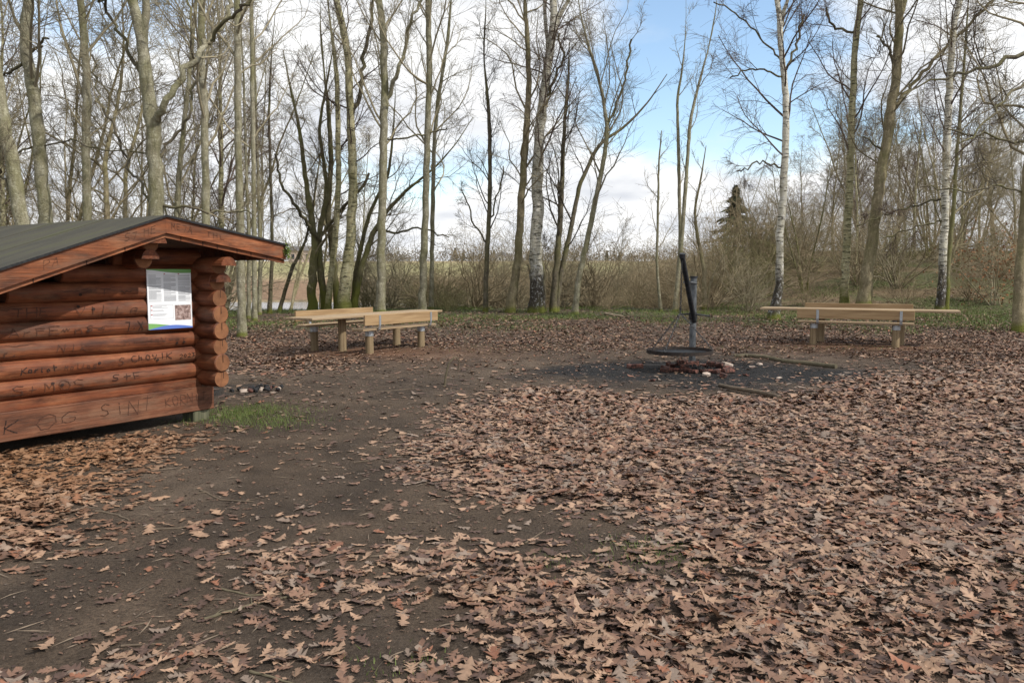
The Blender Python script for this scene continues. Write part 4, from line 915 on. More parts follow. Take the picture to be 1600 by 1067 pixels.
tree_px('grey_tree', 'grey', 33, [([(674, 480), (676, 328), (678, 234), (683, 164), (700, 60)], [7, 6, 5])], [], 13, 'thin trunk close behind the pale slender trunk by the long table', 114, TL, dict(n1=12))
tree_px('alder_tree', 'dark', None, [([(758, 488), (760, 430), (761, 398), (766, 305), (765, 200), (762, 150)], [8, 7, 5])], [([(760, 380), (740, 350), (725, 300)], [3, 2]), ([(763, 360), (775, 320), (788, 260)], [3, 2])], 9.5, 'small dark upright tree alone between the table and the mossy-footed white birch', 115, TL, dict(n1=18, a1=0.55, L1=2.2))
tree_px('oak_tree', 'oak', None, [([(797, 489), (804, 440), (810, 398), (815, 305), (822, 211), (827, 140), (824, 60)], [15, 12, 10, 7])], [], 14, 'smooth brown leaning trunk just beside the mossy-footed white birch', 116, TL)
tree_px('birch_tree', 'birch', None, [([(838, 489), (838, 430), (838, 375), (841, 234), (850, 140), (862, 61), (866, 23), (864, -20)], [24, 19, 15, 12, 10]), ([(858, 80), (852, 40), (850, -20)], [6, 5]), ([(866, 40), (880, 15), (895, -10)], [7, 5])],
    [([(850, 160), (868, 122), (882, 95), (872, 55)], [5, 4, 3])], 17, 'big white birch with dark cracked lower trunk and mossy foot', 117, TL)
tree_px('oak_tree', 'dark', None, [([(864, 488), (868, 430), (873, 375), (878, 290), (880, 230)], [11, 9, 6]), ([(868, 487), (878, 420), (890, 366), (905, 290), (935, 225), (975, 200)], [9, 7, 4])], [([(852, 488), (848, 420), (842, 380)], [7, 5])],
    10, 'dark forked tree with wide spreading limbs behind the white birch', 118, TL, dict(n1=18, L1=3.4, a1=0.95))
tree_px('ash_tree', 'grey', None, [([(898, 492), (904, 436), (920, 366), (937, 281), (947, 234), (949, 197), (940, 140), (925, 90)], [10, 8, 6, 4])], [([(950, 195), (961, 178), (978, 120), (985, 60)], [4, 3])], 11, 'pale grey curved tree leaning away from the white birch', 119, TL, dict(n1=18, a1=0.6))
tree_px('sapling', 'grey', None, [([(1033, 487), (1026, 421), (1028, 330), (1029, 258)], [5, 4, 3])], [], 7, 'thin bare sapling left of the grill chain at the scrub edge', 120, TL, dict(n1=9, L1=1.5, a1=0.6, n2=5, n3=4))
tree_px('sapling', 'grey', None, [([(1054, 487), (1064, 389), (1071, 300), (1078, 187), (1092, 131)], [7, 6, 4]), ([(1058, 484), (1063, 380), (1060, 225), (1058, 150), (1066, 112)], [6, 5, 3])], [], 10, 'twin-stemmed slender sapling behind the grill arm', 121, TL, dict(n1=11, L1=1.9, a1=0.6, t0=0.4, n2=6, n3=5, multi=1))
tree_px('sapling', 'oak', None, [([(1101, 484), (1100, 421), (1090, 370), (1085, 328), (1095, 280)], [7, 5, 3]), ([(1104, 482), (1110, 440), (1130, 400), (1142, 385)], [4, 2])], [], 6, 'crooked reddish sapling just right of the grill post', 122, TL, dict(n1=9, L1=1.5, n2=5, n3=4))
tree_px('birch_tree', 'birch', None, [([(1208, 500), (1214, 470), (1218, 445), (1218, 375), (1225, 281), (1228, 211), (1228, 150), (1221, 84), (1218, 23), (1210, -20)], [17, 12, 11, 9, 7]), ([(1220, 30), (1230, 5), (1236, -20)], [6, 4])], [([(1224, 100), (1190, 60), (1150, 20), (1115, 5)], [3, 2]), ([(1228, 110), (1250, 60), (1255, 20)], [4, 3]), ([(1222, 120), (1195, 108), (1160, 112), (1138, 125)], [3, 2]), ([(1222, 262), (1190, 252), (1165, 262), (1150, 270)], [3, 2])],
    16, 'white birch with dark flaky mossy foot beside the table end', 123, TL)
tree_px('birch_tree', 'birchy', None, [([(1319, 478), (1322, 400), (1326, 328), (1331, 187), (1336, 70), (1343, 14), (1350, -30)], [13, 11, 9, 8])], [([(1337, 50), (1300, 45), (1292, 10)], [4, 3])], 16, 'straight yellow-grey birch behind the table by the leaning trunk', 124, TL)
tree_px('oak_tree', 'oak', None, [([(1350, 482), (1356, 420), (1366, 351), (1383, 234), (1397, 140), (1406, 47), (1404, 0)], [20, 17, 15, 13, 11]), ([(1404, 30), (1415, 0), (1422, -40)], [8, 6])],
    [([(1401, 166), (1420, 140), (1444, 112), (1490, 61), (1551, 0), (1580, -30)], [6, 5, 4]), ([(1396, 100), (1388, 75), (1370, 55)], [5, 3]), ([(1380, 235), (1350, 215)], [3, 2])], 16, 'smooth brown leaning trunk rising behind the table by the birches', 125, TL, dict(n1=16))
tree_px('birch_tree', 'birch', None, [([(1468, 488), (1472, 430), (1476, 351), (1479, 234), (1483, 140), (1490, 37), (1500, 0)], [13, 11, 10, 8])], [([(1474, 310), (1440, 318), (1390, 335), (1340, 350)], [3, 2]), ([(1476, 345), (1430, 355), (1380, 372)], [3, 2])], 16, 'peeling reddish-white birch standing past the right tip of the table', 126, TL)
tree_px('oak_tree', 'moss', None, [([(1478, 488), (1482, 400), (1490, 330), (1495, 240), (1505, 120)], [8, 6, 4])], [], 12, 'thin greenish trunk pressed close behind the peeling birch', 127, TL, dict(n1=12))
tree_px('oak_tree', 'oak', None, [([(1591, 518), (1592, 450), (1597, 375), (1604, 280), (1615, 150), (1620, 40)], [18, 14, 12, 10])], [([(1597, 300), (1560, 290), (1500, 300), (1440, 290)], [3, 2])], 15, 'brown trunk with mossy foot at the leafy edge past the benches', 128, TL)
# tree standing just out of view whose limbs reach in
b = np.array([12.6, 14.0, gz(12.6, 14.0)])
lm = []
for pts, w, Ds in (([(1720, 30), (1600, 89), (1528, 112), (1462, 122), (1400, 160)], [10, 7, 5, 3, 2], [13.8, 13.6, 13.3, 13.0, 12.6]), ([(1700, 60), (1600, 130), (1570, 160), (1530, 205), (1500, 222)], [8, 5, 4, 3, 2], [13.9, 13.4, 13.1, 12.8, 12.5]), ([(1710, 200), (1600, 225), (1540, 210), (1480, 205)], [6, 4, 3, 2], [13.9, 13.5, 13.1, 12.8])):
    lm.append(([atY(a, c, d_) for (a, c), d_ in zip(pts, Ds)], [q_*13.3/F/2 for q_ in w]))
K = KINDS['oak']; build_tree('oak_tree', b, [([b, b+[0.1, 0, 2.5], b+[-0.1, 0.1, 5.5], b+[0.3, 0.2, 9], b+[0.2, 0.4, 13]], [0.19, 0.17, 0.14, 0.09, 0.02])], lm, dict(K['P'], n1=16, L1=3.0), M['oakbark'], M['twig_dark'], 'oak whose dark limbs reach in over the right-hand end of the clearing', TL, 129)
tree_px('small_tree', 'dark', 34, [([(436, 487), (447, 450), (456, 420), (470, 392), (478, 375)], [6, 6, 4])], [], 6, 'small dark slanting tree by the stream near the bench', 130, TL, dict(n1=12, L1=1.6, t0=0.45))
for i, (a, b_, lab) in enumerate((((388, 498), (386, 300), 'slim pole-like stem just outside the shelter roof end'), ((405, 492), (404, 300), 'slim grey stem second from the shelter roof end'), ((421, 490), (424, 320), 'thin dark stem in front of the pale field'))):
    tree_px('sapling', 'grey' if i < 2 else 'dark', None, [([a, ((a[0]+b_[0])/2+3, (a[1]+b_[1])/2), b_, (b_[0]-4, 180)], [7, 5, 4])], [], 11, lab, 140+i, TL, dict(n1=10, L1=1.6))

# woodland trees: a few built, then copied one by one
def template(i, kind, H, nst, seed):
    R = np.random.default_rng(seed); K = KINDS[kind]; st = []
    for s_ in range(nst):
        P_ = [np.array([R.normal(0, 0.12)*(s_ > 0), R.normal(0, 0.12)*(s_ > 0), 0.0])]; d = np.array([R.normal(0, 0.10+0.12*(nst > 1)), R.normal(0, 0.10+0.12*(nst > 1)), 1.0]); n = 9
        for k in range(n): d = d/np.linalg.norm(d)+np.array([R.normal(0, 0.07), R.normal(0, 0.07), 0.06]); d /= np.linalg.norm(d); P_.append(P_[-1]+d*H/n)
        r0 = (0.0078*H+R.uniform(0, 0.03))*(0.8 if nst > 1 else 1); st.append((P_, list(np.linspace(r0, 0.015, n+1))))
    P = dict(K['P']); P.update(dict(n1=int(30/nst**0.6), n2=10, n3=9, t0=0.18, L1=H*0.28, tr=0.0058)); return st, P, K
specs = [('grey', 14, 1), ('oak', 12, 1), ('oak', 11, 3), ('oak', 13, 2), ('birchy', 13, 1), ('moss', 9, 4)]
woods = []; TLOOK = ['pale straight tree', 'brown straight tree', 'brown three-stemmed tree', 'brown twin-stemmed tree', 'yellowish birch', 'mossy many-stemmed tree']
R = np.random.default_rng(55)
LW = ('bare woodland tree standing in the thick wood behind the shelter', 'woodland trees behind the shelter'); RW = ('bare tree in the dense wood on the rising bank beyond the benches', 'woodland trees on the bank'); CW = ('bare young tree standing out of the scrub beyond the white birch', 'young trees in the scrub')
spots = []
for px, D in ((-60, 26), (-10, 31), (18, 28), (95, 29), (112, 38), (168, 27), (190, 33), (270, 28), (292, 36), (345, 30), (352, 38), (215, 42), (130, 45), (60, 48), (405, 40), (-40, 40), (300, 48), (450, 52), (-120, 30), (-150, 22), (500, 60), (560, 66)):
    spots.append((px, D, R.uniform(0.9, 1.2), LW))
for i in range(40):
    px = 1265+(i*97 % 440)+R.uniform(-10, 10); D = 36+(i*53 % 40)+R.uniform(-1, 1); spots.append((px, D, R.uniform(0.60, 0.80)+0.006*(D-36), RW))
for px, D, s_ in ((1110, 44, 0.35), (1000, 46, 0.32), (960, 40, 0.36), (720, 44, 0.34), (1180, 48, 0.5), (1250, 52, 0.6), (640, 55, 0.45)): spots.append((px, D, s_, CW))
for i, (px, D, s_, (lab, grp)) in enumerate(spots):
    x = (px-800)/F*D; ti = (i*5+i//6) % 6; z = gz(x, D)
    lab = lab.replace('bare woodland tree', TLOOK[ti]).replace('bare tree', TLOOK[ti]).replace('bare young tree', 'young '+TLOOK[ti]); grp = grp+', '+TLOOK[ti]+('es' if ti == 4 else 's')
    if len(woods) < 6 and ti not in [w[0] for w in woods]:
        kind, H, nst = specs[ti]; st, P, K = template(ti, kind, H, nst, 300+ti)
        w = build_tree('woodland_tree', (0, 0, 0), st, [], P, M[K['bark']], M[K['twig']], lab, grp, 400+ti); woods.append((ti, w)); w.location = (x, D, z-0.05); w.scale = (s_, s_, s_); w.rotation_euler.z = R.uniform(0, 6.28)
    else:
        w = dict(woods)[ti]; copy_tree(w, (x, D, z-0.05), R.uniform(0, 6.28), (s_*R.uniform(0.9, 1.1), s_*R.uniform(0.9, 1.1), s_*R.uniform(0.88, 1.12)), lab, grp)

# shrubs of the thicket
def make_shrub(seed, H, ns, spread, twig, label, group, up=0.12, n2=9, n3=5):
    R = np.random.default_rng(seed); root = empty('shrub'); tag(root, label, 'shrub', group)
    a = R.uniform(0, 6.28, ns); spread = spread*1.35; S = np.stack([0.25*spread*np.cos(a)*R.random(ns), 0.25*spread*np.sin(a)*R.random(ns), np.full(ns, -0.1)], 1)
    D = np.stack([spread*np.cos(a)*R.random(ns), spread*np.sin(a)*R.random(ns), np.ones(ns)], 1)
    Ln = H*R.uniform(0.6, 1.15, ns); P1, R1 = grow(R, S, D, Ln, R.uniform(0.014, 0.036, ns), np.full(ns, 0.004), 8, 0.24, up-0.1); p1 = tubes(P1, R1, 5)
    S, D, r, t, pi_ = spawn(R, P1, R1, n2, 0.12, 1.0, 0.95, 0.3); P2, R2 = grow(R, S, D, 0.40*Ln[pi_]*(1.15-0.7*t)*R.uniform(0.5, 1.3, len(S)), np.clip(r*0.5, 0.004, 0.010), np.full(len(S), 0.0035), 5, 0.24, 0.03); p2 = tubes(P2, R2, 3)
    S, D, r, t, pi_ = spawn(R, P2, R2, n3, 0.15, 1.0, 0.8, 0.3); P3, R3 = grow(R, S, D, 0.13*H*R.uniform(0.4, 1.3, len(S)), np.full(len(S), 0.0048), np.full(len(S), 0.003), 2, 0.14, 0.04); p3 = tubes(P3, R3, 3)
    link('stems', mesh_np('stems', *p1, True, [twig]), None, root); link('twigs', mesh_np('twigs', *join([p2, p3]), True, [twig]), None, root); return root
SL = {'mid': ('bare shrub in the thicket beyond the white birch', 'shrubs of the thicket'), 'right': ('bare shrub under the wood on the bank', 'shrubs on the bank'), 'bank': ('leafless shrub on the stream bank behind the long table', 'shrubs by the stream'), 'left': ('leafless understorey shrub behind the shelter', 'shrubs behind the shelter')}
sh = []; SLOOK = ['broad tan', 'narrow tan', 'broad mossy', 'tall grey', 'wide brown', 'low mossy spreading']
for i in range(6):
    hh = (3.4, 4.2, 3.0, 4.6, 3.6, 2.6)[i]
    o = make_shrub(500+i, hh, 20, (0.8, 0.55, 1.0, 0.6, 0.9, 1.2)[i], M[('twig_scrub', 'twig_scrub', 'twig_green', 'twig_grey', 'twig_scrub', 'twig_green')[i]], *SL['mid']); sh.append(o)
place = []
for i in range(40): place.append((690+(i*61 % 430)+R.uniform(-8, 8), 34.5+(i*37 % 22)+R.uniform(-.5, .5), R.uniform(0.85, 1.1), 'mid'))
for i in range(27): place.append((1120+(i*73 % 520)+R.uniform(-8, 8), 33.0+(i*41 % 30)+R.uniform(-.5, .5), R.uniform(0.85, 1.25), 'right'))
for i in range(14): place.append((560+(i*47 % 150)+R.uniform(-8, 8), 35+(i*13 % 12)+R.uniform(-.5, .5), R.uniform(0.7, 0.95), 'bank'))
for i in range(9): place.append((845+(i*43 % 190), 42+(i*11 % 17), R.uniform(1.0, 1.2), 'mid'))
for i in range(8): place.append((1125+(i*23 % 90), 46+(i*5 % 8), R.uniform(1.15, 1.4), 'right'))
for i in range(16): place.append((-80+(i*59 % 440), 24+(i*17 % 16), R.uniform(0.9, 1.3), 'left'))
for i, (px, D, s_, k) in enumerate(place):
    x = (px-800)/F*D; z = gz(x, D); ti = i % 6 if k != 'bank' else (2, 5, 3)[i % 3]
    lab, grp = SL[k]; lab = SLOOK[ti]+' '+lab; grp = SLOOK[ti]+' '+grp
    if i < 6: o = sh[ti]; tag(o, lab, None, grp); o.location = (x, D, z); o.rotation_euler.z = R.uniform(0, 6.28)
    else: copy_tree(sh[ti], (x, D, z), R.uniform(0, 6.28), (s_*R.uniform(0.9, 1.2), s_*R.uniform(0.9, 1.2), s_), lab, grp)
# low scrub right at the clearing edge
for i, (px, py, s_, ti, lab) in enumerate(((1170, 488, 0.55, 3, 'pale wiry shrub between the grill and the birch at the table end'), (1075, 487, 0.40, 0, 'low scrubby shrub behind the grill arm'), (950, 486, 0.42, 4, 'low brown shrub beside the pale leaning tree'), (700, 487, 0.5, 2, 'mossy low shrub past the far end of the long table'), (1262, 484, 0.5, 1, 'thin upright shrub behind the table left half'), (1410, 480, 0.5, 4, 'brown shrub behind the table right half'), (1520, 470, 0.6, 0, 'brown shrub on the bank right of the peeling birch'))):
    b = base_on_ground(px, py); copy_tree(sh[ti], tuple(b), i*1.1, s_, lab, 'shrubs at the clearing edge')
# young beech that kept its dry leaves
b = base_on_ground(1556, 477); bs = make_shrub(560, 3.0, 7, 0.55, M['twig_grey'], 'young beech still holding reddish dry leaves on the bank', None, n2=8, n3=4); bs.name = 'beech_sapling'; bs['category'] = 'sapling'; bs.location = tuple(b)
Rl = np.random.default_rng(8); nl = 700; c = np.stack([Rl.normal(0, 0.85, nl), Rl.normal(0, 0.85, nl), np.abs(Rl.normal(1.3, 0.75, nl))], 1); a = nrm(Rl.normal(0, 1, (nl, 3))); e2 = nrm(np.cross(a, Rl.normal(0, 1, (nl, 3)))); a = a*0.05; e2 = e2*0.03
v = np.stack([c-a, c+e2, c+a, c-e2], 1).reshape(-1, 3); o = link('leaves', mesh_np('leaves', v, np.arange(nl*4).reshape(-1, 4), False, [M['beech_leaf']]), None, bs); o['kind'] = 'stuff'
# conifers
def conifer(base, H, label, seed, group=None):
    R = np.random.default_rng(seed); root = empty('spruce_tree', base); tag(root, label, 'tree', group); mb = MB(); mb.tube([(0, 0, -0.2), (0, 0, H*0.5), (0, 0, H)], [H*0.015, H*0.009, 0.01], 7); mb.build('trunk', M['darkbark'], root)
    n = 2600; t = R.random(n)**0.8; z = H*(0.12+0.88*t); rr_ = (1-t)*H*0.46*R.uniform(0.25, 1.1, n)*(0.75+0.4*np.sin(z*9/H*6)); a = R.uniform(0, 6.28, n)
    c = np.stack([rr_*np.cos(a), rr_*np.sin(a), z-rr_*0.25], 1); d = nrm(np.stack([np.cos(a), np.sin(a), np.full(n, -0.35)], 1)+R.normal(0, 0.25, (n, 3)))*(H*0.045); s_ = nrm(np.cross(d, np.array([0, 0, 1.0])+R.normal(0, 0.3, (n, 3))))*(H*0.016)
    v = np.stack([c-d, c+s_, c+d*1.2, c-s_], 1).reshape(-1, 3); o = link('crown', mesh_np('crown', v, np.arange(n*4).reshape(-1, 4), False, [M['needle']]), None, root); return root
p = atY(1150, 291, 58); conifer((p[0], 58, gz(p[0], 58)), p[2]-gz(p[0], 58), 'dark pointed spruce standing above the scrub behind the grill', 70)
for i, (px, H) in enumerate(((711, 17), (724, 13), (772, 15), (826, 13), (948, 14), (968, 12))):
    p = atY(px, 400, 560); conifer((p[0], 560, gz(p[0], 560)), H*0.62, 'distant spruce standing above the wooded ridge', 80+i, 'distant spruces on the ridge')

# wooded ridge on the horizon
R = np.random.default_rng(91); nt_ = 620; per = 48
cx = R.uniform(-420, 420, nt_); cy = R.uniform(430, 640, nt_); cz = terrain(cx, cy); hh = R.uniform(5, 11, nt_)
c = np.repeat(np.stack([cx, cy, cz+hh*0.5], 1), per, 0)+R.normal(0, 1, (nt_*per, 3))*np.repeat(np.stack([hh*0.35, hh*0.35, hh*0.30], 1), per, 0)
a = nrm(R.normal(0, 1, (nt_*per, 3))*np.array([1, 1, 1.8]))*0.75; e2 = nrm(np.cross(a, R.normal(0, 1, (nt_*per, 3))))*0.28
v = np.stack([c-a, c+e2, c+a, c-e2], 1).reshape(-1, 3); o = link('distant_wood', mesh_np('distant_wood', v, np.arange(nt_*per*4).reshape(-1, 4), False, [M['farwood']])); tag(o, 'brown leafless wood along the horizon beyond the field', 'wood', kind='stuff')
# hedge line and low growth along the far side of the field
def house(px0, px1, ytop, ybot, D, wall, label, nwin, group=None, roofh=1.8):
    a = atY(px0, ybot, D); b_ = atY(px1, ybot, D); w = b_[0]-a[0]; zb = min(a[2], gz(a[0], D)-0.3); h = atY(px0, ytop, D)[2]-zb-roofh; root = empty('house', (a[0]+w/2, D, zb)); tag(root, label, 'house', group); dp = 8.0
    mb = MB(); mb.box((0, dp/2, h/2), (w, dp, h)); mb.build('wall', wall, root)
    mb = MB(); ov = 0.4; v = [(-w/2-ov, -ov, h), (w/2+ov, -ov, h), (w/2+ov, dp+ov, h), (-w/2-ov, dp+ov, h), (-w/2-ov, dp/2, h+roofh), (w/2+ov, dp/2, h+roofh)]; mb.add(v, [(0, 1, 5, 4), (2, 3, 4, 5), (0, 4, 3), (1, 2, 5), (3, 2, 1, 0)]); mb.build('roof', M['roof_grey'], root)
    for i in range(nwin):
        x = -w/2+w*(i+0.5)/nwin; mb = MB(); mb.box((x, -0.02, h*0.52), (w/nwin*0.42, 0.08, h*0.4)); mb.build('window', M['glass'], root)
house(452, 486, 384, 405, 290, M['pink_wall'], 'pale farmhouse with grey roof across the field past the shelter', 3)
house(764, 776, 397, 406, 420, M['white_wall'], 'small white house far across the valley', 2); house(778, 788, 394, 405, 425, M['white_wall'], 'taller white house far across the valley', 2); house(790, 801, 396, 405, 430, M['white_wall'], 'long white house with dark windows far across the valley', 3)

# ================================================================== fallen oak leaves
def leaf_template(R, full=1):
    if full == 2:
        t = np.array([0, .20, .30, .46, .58, .78, 1.0]); w = np.array([.012, .20, .08, .31, .10, .27, .0]); sh_ = np.array([0, .07, 0, .09, 0, .08, 0])
    elif full == 1:
        t = np.array([0, .18, .27, .38, .46, .58, .68, .80, 1.0]); w = np.array([.012, .19, .06, .31, .08, .34, .09, .20, .0]); sh_ = np.array([0, .07, 0, .10, 0, .11, 0, .07, 0])
    elif full == 0:
        t = np.array([0, .3, .62, 1.0]); w = np.array([.03, .24, .26, .0]); sh_ = np.array([0, .03, .04, 0])
    else:
        t = np.array([0, .55, 1.0]); w = np.array([.0, .26, .0]); sh_ = np.array([0, 0, 0])
    n = len(t); w = w*R.uniform(0.8, 1.15); wl = w*R.uniform(0.8, 1.2, n); wr = w*R.uniform(0.8, 1.2, n)
    mid = np.stack([t-0.5, np.zeros(n), np.zeros(n)], 1); lf = np.stack([t-0.5+sh_, wl, np.zeros(n)], 1); rt = np.stack([t-0.5+sh_, -wr, np.zeros(n)], 1)
    V = np.concatenate([mid, lf, rt]); Fs = []
    for i in range(n-1): Fs += [(i, i+1, n+i+1), (i, n+i+1, n+i), (i, 2*n+i, 2*n+i+1), (i, 2*n+i+1, i+1)]
    Fs = [f_ for f_ in Fs if not ((n+n-1) in f_ and (n-1) in f_) and not ((3*n-1) in f_ and (n-1) in f_)]
    k1, k2, k3 = R.uniform(-.3, .5), R.uniform(-.6, 1.0), R.uniform(-.4, .4)
    if R.random() < 0.15: k1, k2 = R.uniform(0.3, 1.3), R.uniform(0.6, 1.9)
    if R.random() < 0.3: V[n:2*n, 1] *= R.uniform(0.35, 0.7)
    V[:, 2] = k1*V[:, 0]**2+k2*V[:, 1]**2+k3*V[:, 0]*V[:, 1]+0.05*np.sin(V[:, 0]*R.uniform(6, 14)+R.uniform(0, 6))*np.abs(V[:, 1])*3+R.normal(0, 0.012, len(V))
    V[:, 1] += R.uniform(-.25, .25)*V[:, 0]**2; V[:, 2] -= V[:, 2].min()*0.5
    return V, np.array(Fs)
Rl = np.random.default_rng(21)
TF = [leaf_template(Rl) for _ in range(16)]; TM = [leaf_template(Rl, 2) for _ in range(12)]; TS = [leaf_template(Rl, 0) for _ in range(8)]; TX = [leaf_template(Rl, 3) for _ in range(6)]
pal = np.array([LEAFC[k] for k in ('tan', 'brown', 'russet', 'grey', 'dark')]); palp = np.array([0.36, 0.36, 0.05, 0.14, 0.09])
def scatter(y0, y1, dens, wid):
    n = int((y1-y0)*wid((y0+y1)/2)*2*dens); y = Rl.uniform(y0, y1, n); x = Rl.uniform(-1, 1, n)*wid(y)
    k = Rl.random(n) < density(x, y); return x[k], y[k]
# keep clear of the shelter's footprint
shl = np.array([SH.location.x, SH.location.y]); du = np.array([math.cos(SH.rotation_euler.z), math.sin(SH.rotation_euler.z)])
def clear(x, y):
    uu = (x-shl[0])*du[0]+(y-shl[1])*du[1]; vv = -(x-shl[0])*du[1]+(y-shl[1])*du[0]
    return ~((uu > WL-0.2) & (uu < 0.1) & (vv > 0.25) & (vv < 3.6))
wid = lambda y: 0.70*y+1.2
LV, LF, LC = [], [], []; off = 0; single = []
for (y0, y1, dens, TT, full) in ((1.2, 4.5, 860, TF, True), (4.5, 7, 800, TM, True), (7, 10, 760, TM, True), (10, 14, 560, TS, False), (14, 19, 400, TX, False), (19, 27, 170, TX, False), (27, 36, 50, TX, False)):
    x, y = scatter(y0, y1, dens, wid); k = clear(x, y); x, y = x[k], y[k]; n = len(x); dn = density(x, y)
    s_ = np.clip(0.088*np.exp(Rl.normal(0, 0.28, n)), 0.045, 0.15)*(1.0 if full else 1.12); yaw = Rl.uniform(0, 6.28, n); lay = Rl.random(n)
    z = terrain(x, y)+0.005+lay*0.025*sst(0.3, 0.9, dn)
    tl = Rl.normal(0, 1, (n, 2))*(0.085+0.10*sst(0.3, 0.9, dn))[:, None]; ci = Rl.choice(5, n, p=palp); ci = np.where((lay < 0.35) & (Rl.random(n) < 0.5), 4, ci)
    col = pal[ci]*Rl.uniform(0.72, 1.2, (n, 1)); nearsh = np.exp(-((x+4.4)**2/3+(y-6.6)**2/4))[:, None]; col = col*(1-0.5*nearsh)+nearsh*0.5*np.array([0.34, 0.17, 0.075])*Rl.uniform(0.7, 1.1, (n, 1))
    ti = Rl.integers(0, len(TT), n)
    cy_, sy_ = np.cos(yaw), np.sin(yaw); cx_, sx_ = np.cos(tl[:, 0]), np.sin(tl[:, 0]); cp_, sp_ = np.cos(tl[:, 1]), np.sin(tl[:, 1])
    Rz = np.zeros((n, 3, 3)); Rz[:, 0, 0] = cy_; Rz[:, 0, 1] = -sy_; Rz[:, 1, 0] = sy_; Rz[:, 1, 1] = cy_; Rz[:, 2, 2] = 1
    Rx = np.zeros((n, 3, 3)); Rx[:, 0, 0] = 1; Rx[:, 1, 1] = cx_; Rx[:, 1, 2] = -sx_; Rx[:, 2, 1] = sx_; Rx[:, 2, 2] = cx_
    Ry = np.zeros((n, 3, 3)); Ry[:, 1, 1] = 1; Ry[:, 0, 0] = cp_; Ry[:, 0, 2] = sp_; Ry[:, 2, 0] = -sp_; Ry[:, 2, 2] = cp_
    RM = Rx @ Ry @ Rz; z = z+0.5*s_*np.abs(RM[:, 2, 0])*0.55
    take = np.zeros(n, bool)
    if y0 < 4.5:
        inf = (np.abs(x/y) < 0.66) & (y > 2.9); cand = np.nonzero(inf & ((lay > 0.8) | (dn < 0.2)))[0]; cand = cand[np.argsort(y[cand]/s_[cand])][:300]; take[cand] = True
        for i in cand: single.append((x[i], y[i], z[i], s_[i], RM[i], ti[i], ci[i], dn[i]))
    for q_ in range(len(TT)):
        m = (ti == q_) & ~take; V, Fc = TT[q_]; k = int(m.sum())
        if not k: continue
        W = np.einsum('nij,vj->nvi', RM[m], V)*s_[m][:, None, None]+np.stack([x, y, z], 1)[m][:, None]
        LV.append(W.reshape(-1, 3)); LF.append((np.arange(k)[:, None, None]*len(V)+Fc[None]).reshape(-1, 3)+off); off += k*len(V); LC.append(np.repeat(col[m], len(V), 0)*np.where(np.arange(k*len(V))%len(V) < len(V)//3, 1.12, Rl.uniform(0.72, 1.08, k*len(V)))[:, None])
# crumbs of leaf and bark trodden into the bare soil
for (y0, y1, dens, sz) in ((1.2, 5, 420, 0.011), (5, 9, 200, 0.014), (9, 16, 90, 0.022)):
    n = int((y1-y0)*wid((y0+y1)/2)*2*dens); y = Rl.uniform(y0, y1, n); x = Rl.uniform(-1, 1, n)*wid(y); k = (density(x, y) < 0.5) & clear(x, y) & (Rl.random(n) < 0.25+0.75*sst(0.3, 0.6, fbm(x*2.3, y*2.3))); x, y = x[k], y[k]; n = len(x)
    c = np.stack([x, y, terrain(x, y)+0.006+Rl.random(n)*0.004], 1); a = Rl.uniform(0, 6.28, n); sz_ = sz*Rl.uniform(0.4, 1.7, n); asp = Rl.uniform(0.25, 0.9, n)
    d1 = np.stack([np.cos(a)*sz_, np.sin(a)*sz_, Rl.normal(0, 0.15, n)*sz_], 1); d2 = np.stack([-np.sin(a)*sz_*asp, np.cos(a)*sz_*asp, Rl.normal(0, 0.15, n)*sz_], 1)
    LV.append(np.stack([c-d1, c+d2, c+d1*0.8, c-d1*0.9, c+d1, c-d2], 1).reshape(-1, 3)); LF.append(np.arange(n*6).reshape(-1, 3)+off); off += n*6; LC.append(np.repeat(pal[Rl.choice(5, n, p=[.25, .35, .05, .1, .25])]*Rl.uniform(0.4, 1.1, (n, 1)), 6, 0))
n = 2600; y = 1.5+12*Rl.random(n)**1.3; x = Rl.uniform(-1, 1, n)*wid(y); k = clear(x, y); x, y = x[k], y[k]; n = len(x); c = np.stack([x, y, terrain(x, y)+0.009], 1); a = Rl.uniform(0, 6.28, n); ln = Rl.uniform(0.02, 0.11, n); ww = Rl.uniform(0.0012, 0.0028, n)*(1+y*0.08)
d1 = np.stack([np.cos(a)*ln, np.sin(a)*ln, np.zeros(n)], 1); d2 = np.stack([-np.sin(a)*ww, np.cos(a)*ww, np.zeros(n)], 1); md = d2*Rl.normal(0, 2.5, n)[:, None]
LV.append(np.stack([c-d1, c+d2+md+[0, 0, 0.003], c-d2+md, c+d1, c-d2+md, c+d2+md+[0, 0, 0.003]], 1).reshape(-1, 3)); LF.append(np.arange(n*6).reshape(-1, 3)+off); off += n*6; LC.append(np.repeat(np.array([[0.10, 0.075, 0.052]])*Rl.uniform(0.5, 1.8, (n, 1)), 6, 0))
lm_ = mesh_np('leaf_litter', np.concatenate(LV), np.concatenate(LF), True, [M['litter']]); vcol(lm_, np.concatenate(LC))
o = link('leaf_litter', lm_); tag(o, 'carpet of fallen brown oak leaves covering the clearing floor', 'leaves', kind='stuff')
names = ['tan', 'brown', 'russet', 'grey', 'dark']; cache = {}
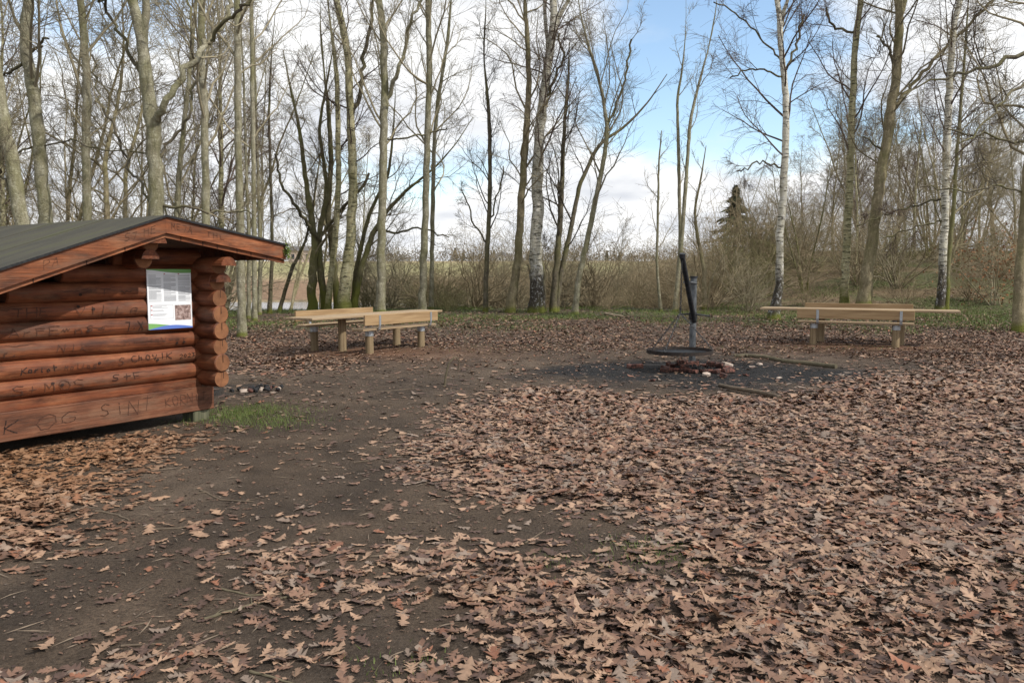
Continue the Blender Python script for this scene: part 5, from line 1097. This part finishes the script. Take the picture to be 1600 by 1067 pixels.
for (x, y, z, s_, RM_, t_, c_, d_) in single:
    key = (int(t_), int(c_))
    if key not in cache: cache[key] = mesh_np('oak_leaf', TF[t_][0], TF[t_][1], True, [M['leaf_'+names[c_]]])
    o = link('oak_leaf', cache[key]); Mx = Matrix([list(r_) for r_ in RM_]).to_4x4(); o.matrix_basis = Matrix.Translation((x, y, z)) @ Mx @ Matrix.Scale(s_, 4)
    cn = {'grey': 'greyish', 'dark': 'dark wet'}.get(names[c_], names[c_])
    if d_ < 0.3: tag(o, cn+' lobed oak leaf lying loose on the bare soil', 'leaf', cn+' oak leaves loose on the bare soil')
    else: tag(o, cn+' lobed oak leaf lying on top of the leaf carpet', 'leaf', cn+' oak leaves on top of the carpet')

# ------------------------------------------------------------------ grass
Rg = np.random.default_rng(33); gx, gy, gh = [], [], []
n = 130000; x = Rg.uniform(-24, 30, n); y = Rg.uniform(21.5, 37, n); g = sst(0.40, 0.56, fbm(x*0.45+5, y*0.45+2))*sst(22, 26, y+2*(fbm(x*0.3, y*0.3+9)-0.44)); k = Rg.random(n) < g; gx.append(x[k]); gy.append(y[k]); gh.append(Rg.uniform(0.05, 0.17, k.sum()))
n = 22000; x = Rg.uniform(8, 22, n); y = Rg.uniform(20.5, 28, n); k = Rg.random(n) < sst(0.36, 0.55, fbm(x*0.5+15, y*0.5+2))*sst(8, 12, x); gx.append(x[k]); gy.append(y[k]); gh.append(Rg.uniform(0.05, 0.16, k.sum()))
for (px, py, sx_, sy_, n, h) in ((385, 645, 0.35, 0.30, 2600, 0.05), (425, 662, 0.25, 0.2, 900, 0.05), (345, 655, 0.3, 0.2, 800, 0.05), (1030, 868, 0.20, 0.16, 700, 0.035), (860, 876, 0.08, 0.08, 140, 0.03), (1195, 642, 0.5, 0.2, 500, 0.03), (790, 545, 1.2, 0.8, 900, 0.04), (1580, 905, 0.1, 0.08, 120, 0.035), (1300, 548, 1.5, 0.5, 700, 0.05), (820, 522, 1.6, 1.0, 700, 0.05), (1350, 805, 0.06, 0.05, 60, 0.03), (635, 1045, 0.12, 0.1, 120, 0.03)):
    p = atz(px, py); gx.append(Rg.normal(p[0], sx_, n)); gy.append(Rg.normal(p[1], sy_, n)); gh.append(Rg.uniform(0.4, 1.3, n)*h)
x = np.concatenate(gx); y = np.concatenate(gy); h = np.concatenate(gh); k = clear(x, y); x, y, h = x[k], y[k], h[k]; n = len(x); z = terrain(x, y)
a = Rg.uniform(0, 6.28, n); w = np.where(y > 20, 0.007, 0.0025); ln = Rg.uniform(0.1, 0.9, n)*h; la = Rg.uniform(0, 6.28, n)
B = np.stack([x, y, z-0.005], 1); sd = np.stack([np.cos(a)*w, np.sin(a)*w, np.zeros(n)], 1); tip = B+np.stack([np.cos(la)*ln, np.sin(la)*ln, h], 1)
v = np.stack([B-sd, B+sd, tip], 1).reshape(-1, 3); gmx = mesh_np('grass', v, np.arange(n*3).reshape(-1, 3), False, [M['grass']])
t = Rg.random((n, 1)); vcol(gmx, np.repeat(np.array([0.06, 0.105, 0.020])*(1-t)+np.array([0.14, 0.17, 0.045])*t, 3, 0))
o = link('grass', gmx); tag(o, 'short green grass growing in tufts at the clearing edge', 'grass', kind='stuff')
